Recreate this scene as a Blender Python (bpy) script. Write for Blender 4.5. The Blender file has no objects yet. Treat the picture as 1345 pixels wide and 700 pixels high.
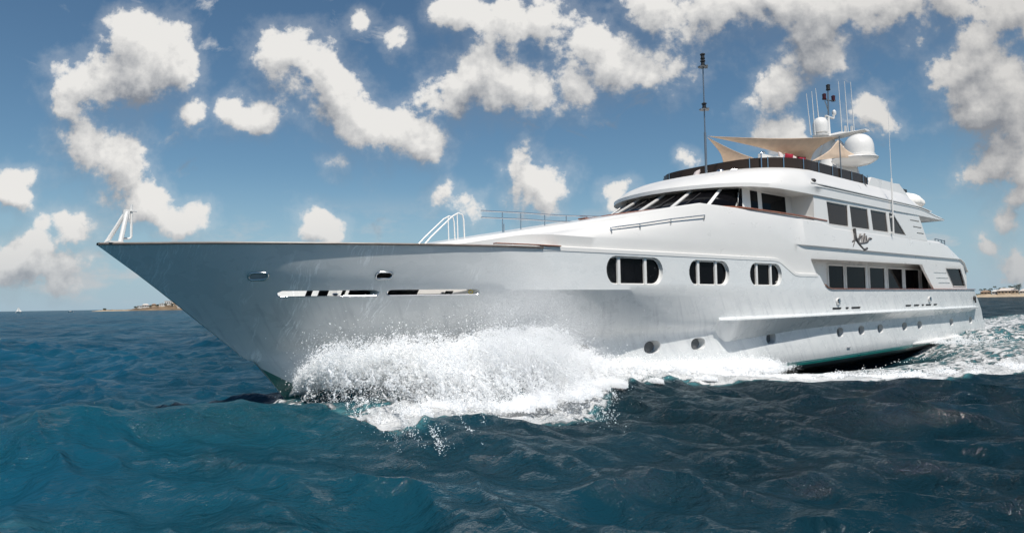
import bpy, bmesh, math, random
import numpy as np
from mathutils import Vector, Matrix, noise as mnoise
from mathutils.bvhtree import BVHTree
R = math.radians
random.seed(7); rng = np.random.default_rng(11)
SC = bpy.context.scene; COL = SC.collection

BLOBS = [[-0.5696, 0.409, 0.0389], [-0.5241, 0.3909, 0.0467], [-0.4932, 0.3615, 0.0333], [-0.5858, 0.3516, 0.05], [-0.6249, 0.3235, 0.0422], [-0.5461, 0.3394, 0.0444], [-0.6469, 0.2896, 0.0278], [-0.4046, 0.2878, 0.0333], [-0.4666, 0.2923, 0.0289], [-0.3595, 0.2791, 0.0278], [-0.6347, 0.2381, 0.04], [-0.584, 0.226, 0.0467], [-0.561, 0.1893, 0.04], [-0.5327, 0.1607, 0.0333], [-0.4842, 0.1306, 0.0289], [-0.7345, 0.1775, 0.0289], [-0.7091, 0.1974, 0.0156], [-0.699, 0.0871, 0.0378], [-0.7321, 0.0709, 0.0333], [-0.654, 0.0663, 0.0333], [-0.6383, 0.1219, 0.0289], [-0.3349, 0.3819, 0.04], [-0.2975, 0.3548, 0.0467], [-0.267, 0.3313, 0.0444], [-0.2491, 0.2921, 0.0444], [-0.2109, 0.2595, 0.0467], [-0.166, 0.2451, 0.0444], [-0.129, 0.2377, 0.0311], [-0.2583, 0.2058, 0.02], [-0.2124, 0.4227, 0.0222], [-0.1536, 0.3997, 0.0222], [-0.0546, 0.3393, 0.0489], [-0.0074, 0.327, 0.0511], [-0.0776, 0.3053, 0.0378], [0.041, 0.3147, 0.0444], [0.0942, 0.323, 0.0356], [0.1217, 0.3916, 0.0422], [0.166, 0.3505, 0.0467], [0.2166, 0.3416, 0.0444], [-0.076, 0.4436, 0.04], [-0.008, 0.4308, 0.0511], [0.0508, 0.4182, 0.04], [0.0329, 0.1784, 0.04], [0.0503, 0.151, 0.0356], [0.0202, 0.2239, 0.02], [-0.0996, 0.1513, 0.0267], [-0.063, 0.1327, 0.0244], [0.2309, 0.45, 0.0444], [0.2987, 0.4373, 0.0467], [0.3782, 0.4383, 0.0578], [0.4518, 0.4324, 0.0667], [0.526, 0.4428, 0.0667], [0.6001, 0.4473, 0.0556], [0.6629, 0.4544, 0.0444], [0.4439, 0.3747, 0.0533], [0.4593, 0.3376, 0.0444], [0.4074, 0.3086, 0.04], [0.3705, 0.2864, 0.0244], [0.5411, 0.2721, 0.0333], [0.2601, 0.212, 0.0178], [0.7039, 0.3703, 0.0578], [0.6573, 0.3423, 0.04], [0.7407, 0.318, 0.0578], [0.6884, 0.2902, 0.0511], [0.7518, 0.2549, 0.0556], [0.7064, 0.2046, 0.0489], [0.7556, 0.1811, 0.0511], [0.6731, 0.1678, 0.0222], [0.7571, 0.4099, 0.0444], [0.7252, 0.0972, 0.0222], [0.6989, 0.0641, 0.02], [0.7366, 0.0412, 0.0289], [-0.2921, 0.1185, 0.0311], [-0.253, 0.1066, 0.0222], [0.1533, 0.1561, 0.0222], [0.3992, 0.2403, 0.0333]]
NAME_STROKES = [[[[31.33, 5.233], [31.522, 5.409], [31.679, 5.676], [31.759, 6.005], [31.774, 6.228]], 0.09], [[[31.755, 6.201], [31.816, 5.813], [32.002, 5.594], [32.331, 5.379], [32.709, 5.213], [33.119, 5.286]], 0.13], [[[31.383, 5.532], [31.659, 5.626], [32.132, 5.724], [32.454, 5.806]], 0.07], [[[32.189, 5.52], [32.271, 5.705], [32.457, 5.984]], 0.07], [[[32.285, 5.837], [32.701, 5.892]], 0.05], [[[32.426, 5.531], [32.54, 5.718], [32.639, 5.905]], 0.06], [[[32.584, 5.538], [32.815, 5.831], [32.744, 5.546], [32.981, 6.04]], 0.06], [[[32.905, 5.553], [33.145, 5.915], [33.154, 5.614]], 0.06], [[[32.226, 5.499], [32.743, 5.529], [33.235, 5.618], [33.43, 5.762], [33.584, 5.82], [33.765, 5.805]], 0.08]]
SALON = [[30.956, 32.754], [33.027, 35.47], [35.974, 38.088], [38.529, 40.78], [41.141, 43.467], [43.86, 46.184]]
# ------------------------------------------------------------------ camera, sky, sun, exposure
ALPHA, PITCH, ROLL = R(48.8), R(3.05), R(0.94)
cl = Vector((math.cos(ALPHA)*math.cos(PITCH), math.sin(ALPHA)*math.cos(PITCH), math.sin(PITCH)))
cr = Vector((math.sin(ALPHA), -math.cos(ALPHA), 0)); cu = cr.cross(cl)
cr2 = cr*math.cos(ROLL)-cu*math.sin(ROLL); cu2 = cu*math.cos(ROLL)+cr*math.sin(ROLL)
cam = bpy.data.cameras.new('camera'); co = bpy.data.objects.new('camera', cam); COL.objects.link(co)
co.matrix_world = Matrix(((cr2.x, cu2.x, -cl.x, -3.5), (cr2.y, cu2.y, -cl.y, -18.8), (cr2.z, cu2.z, -cl.z, 2.8), (0, 0, 0, 1)))
cam.sensor_width = 36; cam.lens = 900/1345*36; cam.clip_start = .1; cam.clip_end = 60000
SC.camera = co
SUN = Vector((-.22, -.46, .86)).normalized()
sl = bpy.data.lights.new('sun', 'SUN'); sl.energy = 4.9; sl.angle = R(.5); sl.color = (1, .95, .88)
so = bpy.data.objects.new('sun', sl); COL.objects.link(so)
so.rotation_euler = (-SUN).to_track_quat('-Z', 'Y').to_euler()
SC.view_settings.view_transform = 'Standard'; SC.view_settings.look = 'None'
SC.view_settings.exposure = 0.26; SC.view_settings.gamma = 1
try:
    SC.cycles.use_denoising = True
    SC.cycles.max_bounces = 10; SC.cycles.diffuse_bounces = 8; SC.cycles.transmission_bounces = 8; SC.cycles.transparent_max_bounces = 16
    SC.cycles.volume_bounces = 0; SC.cycles.caustics_reflective = False; SC.cycles.caustics_refractive = False
except Exception: pass

class NT:
    """small helper to wire nodes"""
    def __init__(s, tree): s.t = tree; s.n = tree.nodes; s.l = tree.links
    def node(s, typ, ins=None, **kw):
        nd = s.n.new(typ)
        for k, v in kw.items(): setattr(nd, k, v)
        for k, v in (ins or {}).items(): s.set(nd.inputs[k], v)
        return nd
    def set(s, sock, v):
        if isinstance(v, bpy.types.NodeSocket): s.l.new(v, sock)
        else: sock.default_value = v
    def m(s, op, a, b=None, c=None, clamp=False):
        nd = s.n.new('ShaderNodeMath'); nd.operation = op; nd.use_clamp = clamp
        for i, v in enumerate((a, b, c)):
            if v is not None: s.set(nd.inputs[i], v)
        return nd.outputs[0]
    def v(s, op, a, b=None, c=None):
        nd = s.n.new('ShaderNodeVectorMath'); nd.operation = op
        for i, x in enumerate((a, b, c)):
            if x is not None: s.set(nd.inputs[i], x)
        return nd.outputs['Value'] if op in ('LENGTH', 'DOT_PRODUCT') else nd.outputs[0]
    def smooth(s, x, lo, hi):
        nd = s.n.new('ShaderNodeMapRange'); nd.interpolation_type = 'SMOOTHSTEP'
        s.set(nd.inputs['Value'], x); s.set(nd.inputs['From Min'], lo); s.set(nd.inputs['From Max'], hi)
        return nd.outputs[0]
    def noise(s, vec, scale, detail=4, rough=.55, dist=0.0):
        return s.node('ShaderNodeTexNoise', {'Vector': vec, 'Scale': scale, 'Detail': detail, 'Roughness': rough, 'Distortion': dist})
    def mix(s, f, a, b):
        nd = s.n.new('ShaderNodeMix'); nd.data_type = 'RGBA'
        s.set(nd.inputs[0], f); s.set(nd.inputs[6], a); s.set(nd.inputs[7], b)
        return nd.outputs[2]

def C4(c): return (c[0], c[1], c[2], 1)

# world: Nishita sky with a deck of cumulus laid out by direction
W = bpy.data.worlds.new('World'); SC.world = W; W.use_nodes = True
W.node_tree.nodes.clear(); t = NT(W.node_tree)
sky = t.node('ShaderNodeTexSky', sky_type='NISHITA'); sky.sun_disc = False
sky.sun_elevation = math.asin(SUN.z); sky.sun_rotation = math.atan2(SUN.x, SUN.y)
sky.air_density = 1.0; sky.dust_density = .15; sky.ozone_density = 3.0
tc = t.node('ShaderNodeTexCoord'); dirv = tc.outputs['Generated']
f0 = (math.cos(ALPHA), math.sin(ALPHA), 0); r0 = (math.sin(ALPHA), -math.cos(ALPHA), 0)
dn = t.v('NORMALIZE', dirv)
fd = t.v('DOT_PRODUCT', dn, f0); rd = t.v('DOT_PRODUCT', dn, r0)
zz = t.node('ShaderNodeSeparateXYZ', {0: dn}).outputs[2]
fpos = t.m('MAXIMUM', fd, .02)
u = t.m('DIVIDE', rd, fpos); w = t.m('DIVIDE', zz, fpos)
uv = t.node('ShaderNodeCombineXYZ', {0: u, 1: w, 2: 0}).outputs[0]

def cloud_field(off):
    """height of the cloud field at direction uv + off: soft union of puffs, roughened by fractal noise"""
    p = t.v('ADD', uv, off)
    wn = t.noise(p, 6.5, 4, .5).outputs['Color']
    pw = t.v('ADD', p, t.v('MULTIPLY', t.v('SUBTRACT', wn, (.5, .5, .5)), (.09, .075, 0)))
    best = None
    for (x, y, r) in BLOBS:
        small = r < .0268; r = r*1.32
        q = t.v('MULTIPLY_ADD', pw, (1/r, 1.08/r, 0), (-x/r, -1.08*y/r, 0))
        d = t.v('DOT_PRODUCT', q, q)
        if small: d = t.m('ADD', d, .28)
        best = d if best is None else t.m('SMOOTH_MIN', best, d, .95)
    base = t.m('SUBTRACT', .93, t.m('SQRT', t.m('MAXIMUM', best, 0.0)))
    n1 = t.noise(p, 12.0, 10, .585).outputs['Fac']
    n2 = t.noise(p, 46.0, 6, .58).outputs['Fac']
    return t.m('ADD', base, t.m('ADD', t.m('MULTIPLY', t.m('SUBTRACT', n1, .5), 2.45), t.m('MULTIPLY', t.m('SUBTRACT', n2, .5), .85)))
F1 = cloud_field((0, 0, 0)); F2 = cloud_field((.004, .020, 0)); F3 = cloud_field((.012, .055, 0))
# smaller far clouds low over the horizon
pl = t.v('MULTIPLY', uv, (1.0, 2.2, 0))
lown = t.noise(t.v('ADD', pl, (3.1, 1.7, 0)), 7.0, 8, .6).outputs['Fac']
lowband = t.m('MULTIPLY', t.smooth(w, .0, .03), t.m('SUBTRACT', 1.0, t.smooth(w, .07, .17)))
lowmask = t.m('MULTIPLY', t.smooth(lown, .50, .66), lowband)
front = t.smooth(fd, .05, .2)
frag = t.noise(t.v('ADD', t.v('MULTIPLY', uv, (1.0, 1.5, 0)), (7.3, 2.2, 0)), 7.5, 9, .62, .6).outputs['Fac']
fragm = t.m('MULTIPLY', t.smooth(frag, .60, .74), t.m('MULTIPLY', t.smooth(w, .05, .12), .55))
wisp = t.m('MAXIMUM', t.m('MULTIPLY', t.smooth(F1, -.60, .25), .20), fragm)
mask = t.m('MULTIPLY', t.m('MAXIMUM', t.smooth(F1, -.03, t.m('MULTIPLY_ADD', t.smooth(t.m('SUBTRACT', F1, F3), -.6, .5), -.35, .70)), wisp), front)
thick = t.smooth(F1, .05, 1.0)
lit = t.m('ADD', t.m('MULTIPLY', t.m('SUBTRACT', F1, F2), .52), t.m('MULTIPLY', t.m('SUBTRACT', F1, F3), .60))
lit = t.m('ADD', t.m('ADD', lit, .60), t.m('MULTIPLY', t.smooth(F1, .1, 1.5), -.42), clamp=True)
ccol = t.mix(lit, C4((.27, .30, .35)), C4((.98, .965, .935)))
ccol = t.mix(t.smooth(u, .15, .85), ccol, t.mix(.30, ccol, C4((.33, .32, .315))))   # vignette-like greying to starboard, put into the cloud colour
ccol = t.mix(t.m('MULTIPLY', t.m('SUBTRACT', 1.0, t.smooth(w, .0, .16)), .55), ccol, C4((.44, .50, .555)))
skyc = t.mix(1.0, sky.outputs[0], sky.outputs[0])
tint = t.n.new('ShaderNodeMix'); tint.data_type = 'RGBA'; tint.blend_type = 'MULTIPLY'; tint.inputs[0].default_value = 1
t.set(tint.inputs[6], sky.outputs[0]); t.set(tint.inputs[7], (.80, .985, 1.0, 1))
hz = t.m('MULTIPLY', t.m('SUBTRACT', 1.0, t.smooth(zz, -.02, .20)), .85)
bgh = t.node('ShaderNodeBackground', {'Color': C4((.30, .41, .52)), 'Strength': .98})
bg0 = t.node('ShaderNodeBackground', {'Color': tint.outputs[2], 'Strength': .066})
bg1 = t.node('ShaderNodeMixShader', {0: hz, 1: bg0.outputs[0], 2: bgh.outputs[0]})
bg2 = t.node('ShaderNodeBackground', {'Color': ccol, 'Strength': .70})
lowc = t.node('ShaderNodeBackground', {'Color': C4((.60, .62, .64)), 'Strength': .75})
ms0 = t.node('ShaderNodeMixShader', {0: t.m('MULTIPLY', lowmask, t.m('MULTIPLY', front, .75)), 1: bg1.outputs[0], 2: lowc.outputs[0]})
ms = t.node('ShaderNodeMixShader', {0: mask, 1: ms0.outputs[0], 2: bg2.outputs[0]})
t.node('ShaderNodeOutputWorld', {0: ms.outputs[0]})
W.cycles.sampling_method = 'MANUAL'; W.cycles.sample_map_resolution = 512

# ------------------------------------------------------------------ materials
def mat(name, color=(.8, .8, .8), rough=.4, metal=0.0, coat=0.0, spec=.5, fn=None, **kw):
    m = bpy.data.materials.new(name); m.use_nodes = True
    nt = NT(m.node_tree); b = m.node_tree.nodes['Principled BSDF']
    b.inputs['Base Color'].default_value = C4(color); b.inputs['Roughness'].default_value = rough
    b.inputs['Metallic'].default_value = metal; b.inputs['Coat Weight'].default_value = coat
    b.inputs['Coat Roughness'].default_value = .06; b.inputs['Specular IOR Level'].default_value = spec
    for k, v in kw.items(): b.inputs[k.replace('_', ' ')].default_value = v
    if fn: fn(nt, b)
    return m

def paint_var(amount=.05, scale=1.5, col=(.8, .79, .77)):
    def fn(nt, b):
        g = nt.node('ShaderNodeNewGeometry').outputs['Position']
        n = nt.noise(nt.v('MULTIPLY', g, (.6, .6, 1.4)), scale, 5, .6).outputs['Fac']
        f = nt.smooth(n, .3, .7)
        nt.set(b.inputs['Base Color'], nt.mix(f, C4([c*(1-amount) for c in col]), C4(col)))
        r = nt.m('MULTIPLY_ADD', n, .18, b.inputs['Roughness'].default_value-.09)
        nt.set(b.inputs['Roughness'], r)
        bn = nt.noise(g, .9, 2, .5).outputs['Fac']     # the slight waviness of faired plating
        bp = nt.node('ShaderNodeBump', {'Strength': .12, 'Distance': .02, 'Height': bn})
        nt.set(b.inputs['Normal'], bp.outputs[0]); nt.set(b.inputs['Coat Normal'], bp.outputs[0])
    return fn

def hull_fn(nt, b):
    g = nt.node('ShaderNodeNewGeometry').outputs['Position']
    sp = nt.node('ShaderNodeSeparateXYZ', {0: g})
    X, Y, Z = sp.outputs
    n = nt.noise(nt.v('MULTIPLY', g, (.5, .5, 1.0)), 1.3, 5, .6).outputs['Fac']
    base = nt.mix(nt.smooth(n, .3, .7), C4((.60, .615, .615)), C4((.645, .652, .645)))
    # raked runs of drying salt water down the sides
    rk = nt.m('ADD', X, nt.m('MULTIPLY', Z, .75))
    streak = nt.noise(nt.node('ShaderNodeCombineXYZ', {0: nt.m('MULTIPLY', rk, 2.6), 1: nt.m('MULTIPLY', Z, .35), 2: 0}).outputs[0], 1.6, 6, .65).outputs['Fac']
    low = nt.m('SUBTRACT', 1.0, nt.smooth(Z, 2.6, 3.15))
    base = nt.mix(nt.m('MULTIPLY', nt.m('MULTIPLY', nt.smooth(streak, .48, .66), low), .55), base, C4((.44, .455, .47)))
    # dribbles and splashes of white water on the bow flare
    bow = nt.m('SUBTRACT', 1.0, nt.smooth(X, 7.0, 10.5))
    patch = nt.smooth(nt.noise(nt.node('ShaderNodeCombineXYZ', {0: nt.m('MULTIPLY', X, .8), 1: 3.3, 2: nt.m('MULTIPLY', Z, .45)}).outputs[0], 1.4, 2, .5).outputs['Fac'], .53, .64)
    xs = nt.m('ADD', X, nt.m('MULTIPLY', nt.noise(g, 1.1, 2, .5).outputs['Fac'], .5))
    dr = nt.noise(nt.node('ShaderNodeCombineXYZ', {0: nt.m('MULTIPLY', xs, 6.5), 1: 0, 2: nt.m('MULTIPLY', Z, .75)}).outputs[0], 2.2, 5, .7).outputs['Fac']
    fine = nt.noise(g, 16.0, 4, .7).outputs['Fac']
    dm = nt.m('MULTIPLY', nt.m('MULTIPLY', nt.smooth(dr, .51, .58), nt.smooth(fine, .34, .48)), nt.m('MULTIPLY', patch, bow))
    base = nt.mix(nt.m('MULTIPLY', dm, .6), base, C4((.97, .98, .98)))
    nt.set(b.inputs['Base Color'], base)
    nt.set(b.inputs['Roughness'], nt.m('MULTIPLY_ADD', n, .16, .20))
    bn = nt.m('ADD', nt.m('MULTIPLY', nt.noise(g, .8, 2, .5).outputs['Fac'], 1.0), nt.m('MULTIPLY', dm, 1.2))
    bp = nt.node('ShaderNodeBump', {'Strength': .2, 'Distance': .02, 'Height': bn})
    nt.set(b.inputs['Normal'], bp.outputs[0]); nt.set(b.inputs['Coat Normal'], bp.outputs[0])

def wood_fn(nt, b):
    g = nt.node('ShaderNodeNewGeometry').outputs['Position']
    n = nt.noise(nt.v('MULTIPLY', g, (2, 14, 14)), 2.0, 4, .6).outputs['Fac']
    nt.set(b.inputs['Base Color'], nt.mix(nt.smooth(n, .3, .7), C4((.15, .045, .018)), C4((.30, .105, .045))))
def bottom_fn(nt, b):
    g = nt.node('ShaderNodeNewGeometry').outputs['Position']
    X = nt.node('ShaderNodeSeparateXYZ', {0: g}).outputs[0]
    n = nt.noise(nt.v('MULTIPLY', g, (.8, 1, 3)), 2.5, 6, .65).outputs['Fac']
    c1 = nt.mix(nt.smooth(n, .35, .7), C4((.026, .125, .108)), C4((.04, .165, .14)))
    c2 = nt.mix(nt.smooth(n, .35, .7), C4((.035, .030, .025)), C4((.075, .062, .05)))  # wet, shaded look of the after bottom, painted in as brown
    nt.set(b.inputs['Base Color'], nt.mix(nt.smooth(X, 8, 14), c1, c2))
def cloth_fn(col):
    def fn(nt, b):
        g = nt.node('ShaderNodeNewGeometry').outputs['Position']
        n = nt.noise(nt.v('MULTIPLY', g, (3, 3, .8)), 1.2, 4, .6).outputs['Fac']
        nt.set(b.inputs['Base Color'], nt.mix(nt.smooth(n, .3, .7), C4([c*.86 for c in col]), C4(col)))
        tr = nt.node('ShaderNodeBsdfTranslucent', {'Color': C4(col)})
        out = [x for x in nt.n if x.type == 'OUTPUT_MATERIAL'][0]
        mx = nt.node('ShaderNodeMixShader', {0: .35, 1: b.outputs[0], 2: tr.outputs[0]})
        nt.l.new(mx.outputs[0], out.inputs[0])
    return fn
def glass_fn(nt, b):
    g = nt.node('ShaderNodeNewGeometry').outputs['Position']
    n = nt.noise(g, .55, 2, .5).outputs['Fac']
    bp = nt.node('ShaderNodeBump', {'Strength': .25, 'Distance': .02, 'Height': n})
    nt.set(b.inputs['Normal'], bp.outputs[0])

M = dict(
    hull=mat('hull_enamel', rough=.28, coat=.5, fn=hull_fn),
    white=mat('white_enamel', rough=.30, coat=.35, fn=paint_var(.03, 1.2, (.665, .652, .63))),
    dullwhite=mat('white_gelcoat', rough=.45, fn=paint_var(.06, 2.0, (.66, .655, .64))),
    glass=mat('tinted_glass', (.003, .003, .004), .05, spec=.05, fn=glass_fn),
    brownglass=mat('bronze_tinted_glass', (.036, .026, .021), .10, spec=.15, fn=glass_fn),
    portglass=mat('grey_porthole_glass', (.10, .105, .11), .15, fn=glass_fn),
    dark=mat('black_interior', (.012, .012, .012), .5),
    grey=mat('grey_enamel', (.33, .33, .34), .45, fn=paint_var(.1, 3, (.33, .33, .34))),
    wood=mat('varnished_teak', rough=.22, coat=.6, fn=wood_fn),
    capgrey=mat('weathered_cap_rail', (.16, .13, .11), .3, coat=.4, fn=paint_var(.3, 4, (.20, .165, .14))),
    steel=mat('polished_steel', (.62, .62, .63), .2, 1.0),
    pole=mat('grey_metal', (.25, .27, .29), .35, .8),
    bottom=mat('bottom_paint', rough=.35, coat=.3, fn=bottom_fn),
    teal=mat('teal_boot_stripe', (.010, .20, .17), .3, coat=.3, fn=paint_var(.2, 2, (.018, .27, .23))),
    sail=mat('beige_awning_cloth', rough=.85, fn=cloth_fn((.74, .60, .47))),
    rubber=mat('black_rubber', (.015, .015, .016), .5),
    red=mat('red_cloth', rough=.85, fn=cloth_fn((.42, .02, .05))),
    pink=mat('white_printed_cloth', rough=.85, fn=cloth_fn((.78, .70, .68))),
    cover=mat('white_boat_cover', rough=.7, fn=paint_var(.10, 5, (.76, .74, .70))),
    redlens=mat('dark_red_lens', (.05, .006, .008), .15),
    yellow=mat('yellow_rope', (.75, .55, .05), .7),
    lettering=mat('dark_lettering', (.075, .068, .064), .4),
    rock=mat('brown_rock', rough=.95, fn=paint_var(.5, .08, (.19, .135, .085))),
    sand=mat('pale_sand', rough=.95, fn=paint_var(.12, .1, (.36, .285, .20))),
    scrub=mat('scrub_leaves', rough=.9, fn=paint_var(.5, .15, (.055, .07, .035))),
    palm=mat('palm_leaves', rough=.8, fn=paint_var(.45, .5, (.045, .062, .03))),
    bark=mat('grey_bark', rough=.9, fn=paint_var(.3, 1, (.16, .13, .10))),
    plaster=mat('white_plaster', rough=.8, fn=paint_var(.08, .3, (.50, .49, .47))),
    tan=mat('tan_plaster', rough=.85, fn=paint_var(.1, .3, (.40, .31, .22))),
    roofred=mat('pale_roof', rough=.8, fn=paint_var(.15, .3, (.50, .45, .41))),
    roofbrown=mat('brown_roof', rough=.85, fn=paint_var(.25, .3, (.24, .17, .12))),
    window=mat('dark_window', (.02, .022, .025), .15),
)

# ------------------------------------------------------------------ mesh helpers
def mk(name, verts, faces, m, parent=None, smooth=None, mats=None, fm=None):
    me = bpy.data.meshes.new(name)
    me.from_pydata([tuple(v) for v in verts], [], [tuple(f) for f in faces])
    for x in (mats or [m]): me.materials.append(x)
    if fm is not None: me.polygons.foreach_set('material_index', fm)
    o = bpy.data.objects.new(name, me); COL.objects.link(o)
    fix(me)
    if smooth: shade(me, smooth)
    if parent: par(o, parent)
    return o
def fix(me):
    bm = bmesh.new(); bm.from_mesh(me)
    bmesh.ops.recalc_face_normals(bm, faces=bm.faces)
    bm.to_mesh(me); bm.free(); me.update()
def shade(me, ang):
    me.polygons.foreach_set('use_smooth', [True]*len(me.polygons))
    me.set_sharp_from_angle(angle=R(ang)); me.update()
WORLD = {}
def par(o, p):
    o.parent = p; o.matrix_parent_inverse = WORLD.get(p.name, Matrix.Identity(4)).inverted()
def empty(name, loc):
    o = bpy.data.objects.new(name, None); COL.objects.link(o); o.location = loc
    o.empty_display_size = .5; WORLD[o.name] = Matrix.Translation(loc); return o
def tag(o, label=None, cat=None, group=None, kind=None):
    if label: o['label'] = label
    if cat: o['category'] = cat
    if group: o['group'] = group
    if kind: o['kind'] = kind
    return o
class MB:
    """collects simple shapes into one mesh"""
    def __init__(s): s.v = []; s.f = []
    def add(s, v, f):
        k = len(s.v); s.v += [tuple(x) for x in v]; s.f += [tuple(i+k for i in q) for q in f]; return s
    def box(s, c, d, rz=0.0, taper=1.0):
        x, y, z = c; a, b, h = d[0]/2, d[1]/2, d[2]/2; V = []
        for zz_, k in ((-h, 1), (h, taper)):
            for (p, q) in ((-a, -b), (a, -b), (a, b), (-a, b)):
                p, q = p*k, q*k
                V.append((x+p*math.cos(rz)-q*math.sin(rz), y+p*math.sin(rz)+q*math.cos(rz), z+zz_))
        return s.add(V, [(3, 2, 1, 0), (4, 5, 6, 7), (0, 1, 5, 4), (1, 2, 6, 5), (2, 3, 7, 6), (3, 0, 4, 7)])
    def tube(s, pts, r, n=8, r2=None, closed=False):
        P = [Vector(p) for p in pts]; N = len(P); V = []; F = []
        prev = None
        for i, p in enumerate(P):
            a = P[(i-1) % N] if (i or closed) else p; b = P[(i+1) % N] if (i < N-1 or closed) else p
            d = (b-a).normalized()
            if prev is None:
                up = Vector((0, 0, 1)) if abs(d.z) < .9 else Vector((1, 0, 0)); e1 = d.cross(up).normalized()
            else: e1 = (prev - d*prev.dot(d)).normalized()
            prev = e1; e2 = d.cross(e1)
            rr = r if r2 is None else r+(r2-r)*i/(N-1)
            for k in range(n):
                an = 2*math.pi*k/n; V.append(p+e1*rr*math.cos(an)+e2*rr*math.sin(an))
        for i in range(N if closed else N-1):
            for k in range(n):
                j = (i+1) % N
                F.append((i*n+k, i*n+(k+1) % n, j*n+(k+1) % n, j*n+k))
        if not closed:
            F.append(tuple(range(n-1, -1, -1))); F.append(tuple((N-1)*n+k for k in range(n)))
        return s.add(V, F)
    def lathe(s, c, prof, n=24):
        V = []; F = []
        for (r, z) in prof:
            for k in range(n):
                a = 2*math.pi*k/n; V.append((c[0]+r*math.cos(a), c[1]+r*math.sin(a), c[2]+z))
        for i in range(len(prof)-1):
            for k in range(n): F.append((i*n+k, i*n+(k+1) % n, (i+1)*n+(k+1) % n, (i+1)*n+k))
        F.append(tuple(range(n-1, -1, -1))); F.append(tuple((len(prof)-1)*n+k for k in range(n)))
        return s.add(V, F)
    def ball(s, c, d, n=14, m_=9):
        V = []; F = []
        for i in range(m_+1):
            th = math.pi*(i+.001)/(m_+.002)
            for k in range(n):
                a = 2*math.pi*k/n
                V.append((c[0]+d[0]*math.sin(th)*math.cos(a), c[1]+d[1]*math.sin(th)*math.sin(a), c[2]+d[2]*math.cos(th)))
        for i in range(m_):
            for k in range(n): F.append((i*n+k, i*n+(k+1) % n, (i+1)*n+(k+1) % n, (i+1)*n+k))
        return s.add(V, F)
    def prism(s, outline, y0, y1):
        """outline in (X, Z), from Y=y0 to y1"""
        n = len(outline); V = [(a, y0, b) for a, b in outline]+[(a, y1, b) for a, b in outline]
        return s.add(V, [tuple(range(n)), tuple(range(2*n-1, n-1, -1))]+[(i, i+n, (i+1) % n+n, (i+1) % n) for i in range(n)])
    def build(s, name, m, parent=None, smooth=None): return mk(name, s.v, s.f, m, parent, smooth)
def interp(x, tab): return float(np.interp(x, [a for a, b in tab], [b for a, b in tab]))
def sstep(x, a, b):
    q = min(1, max(0, (x-a)/(b-a))); return q*q*(3-2*q)
def stadium(s0, s1, z0, z1, n=9):
    """outline of a slot with fully rounded ends, in (X, Z)"""
    h = (z1-z0)/2; r = min(h, (s1-s0)/2); cz = (z0+z1)/2; P = []
    for k in range(n+1): a = -math.pi/2+math.pi*k/n; P.append((s1-r+r*math.cos(a), cz+h*math.sin(a)))
    for k in range(n+1): a = math.pi/2+math.pi*k/n; P.append((s0+r+r*math.cos(a), cz+h*math.sin(a)))
    return P
def inset(P, d):
    cx = sum(a for a, b in P)/len(P); cz = sum(b for a, b in P)/len(P)
    xs = max(abs(a-cx) for a, b in P); zs = max(abs(b-cz) for a, b in P)
    return [(cx+(a-cx)*(1-d/xs), cz+(b-cz)*(1-d/zs)) for a, b in P]
def cut(o, prisms):
    """carve pockets (closed prisms) out of a solid"""
    mb = MB()
    for v, f in prisms: mb.add(v, f)
    c = mk('cutter', mb.v, mb.f, o.data.materials[0])
    md = o.modifiers.new('cut', 'BOOLEAN'); md.operation = 'DIFFERENCE'; md.object = c; md.solver = 'EXACT'
    dg = bpy.context.evaluated_depsgraph_get()
    me = bpy.data.meshes.new_from_object(o.evaluated_get(dg)); me.name = o.name
    o.modifiers.clear(); old = o.data; o.data = me; bpy.data.meshes.remove(old)
    cm = c.data; bpy.data.objects.remove(c); bpy.data.meshes.remove(cm)
    if not o.data.materials: o.data.materials.append(M['white'])
    return o
def pocket(P, outer, inner):
    """closed prism over outline P; outer(s,z), inner(s,z) give its two Y surfaces"""
    n = len(P)
    V = [(a, outer(a, b), b) for a, b in P]+[(a, inner(a, b), b) for a, b in P]
    return V, [tuple(range(n)), tuple(range(2*n-1, n-1, -1))]+[(i, i+n, (i+1) % n+n, (i+1) % n) for i in range(n)]
def strip_pocket(ss, lo, hi, outer, inner):
    """the same for a long slot on a curved side, as a strip of quads"""
    V = []; F = []
    for s_ in ss:
        for z, fn in ((lo(s_), outer), (hi(s_), outer), (hi(s_), inner), (lo(s_), inner)): V.append((s_, fn(s_, z), z))
    for i in range(len(ss)-1):
        a, b = 4*i, 4*i+4
        for k in range(4): F.append((a+k, a+(k+1) % 4, b+(k+1) % 4, b+k))
    F.append((3, 2, 1, 0)); e = 4*(len(ss)-1); F.append((e, e+1, e+2, e+3))
    return V, F
# ------------------------------------------------------------------ the yacht (X aft from the stem head, -Y to port, Z up)
yacht = empty('motor_yacht', (26, 0, 0))
tag(yacht, 'huge white three-deck motor yacht cutting through the sea with spray at its bow', 'yacht')

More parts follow.
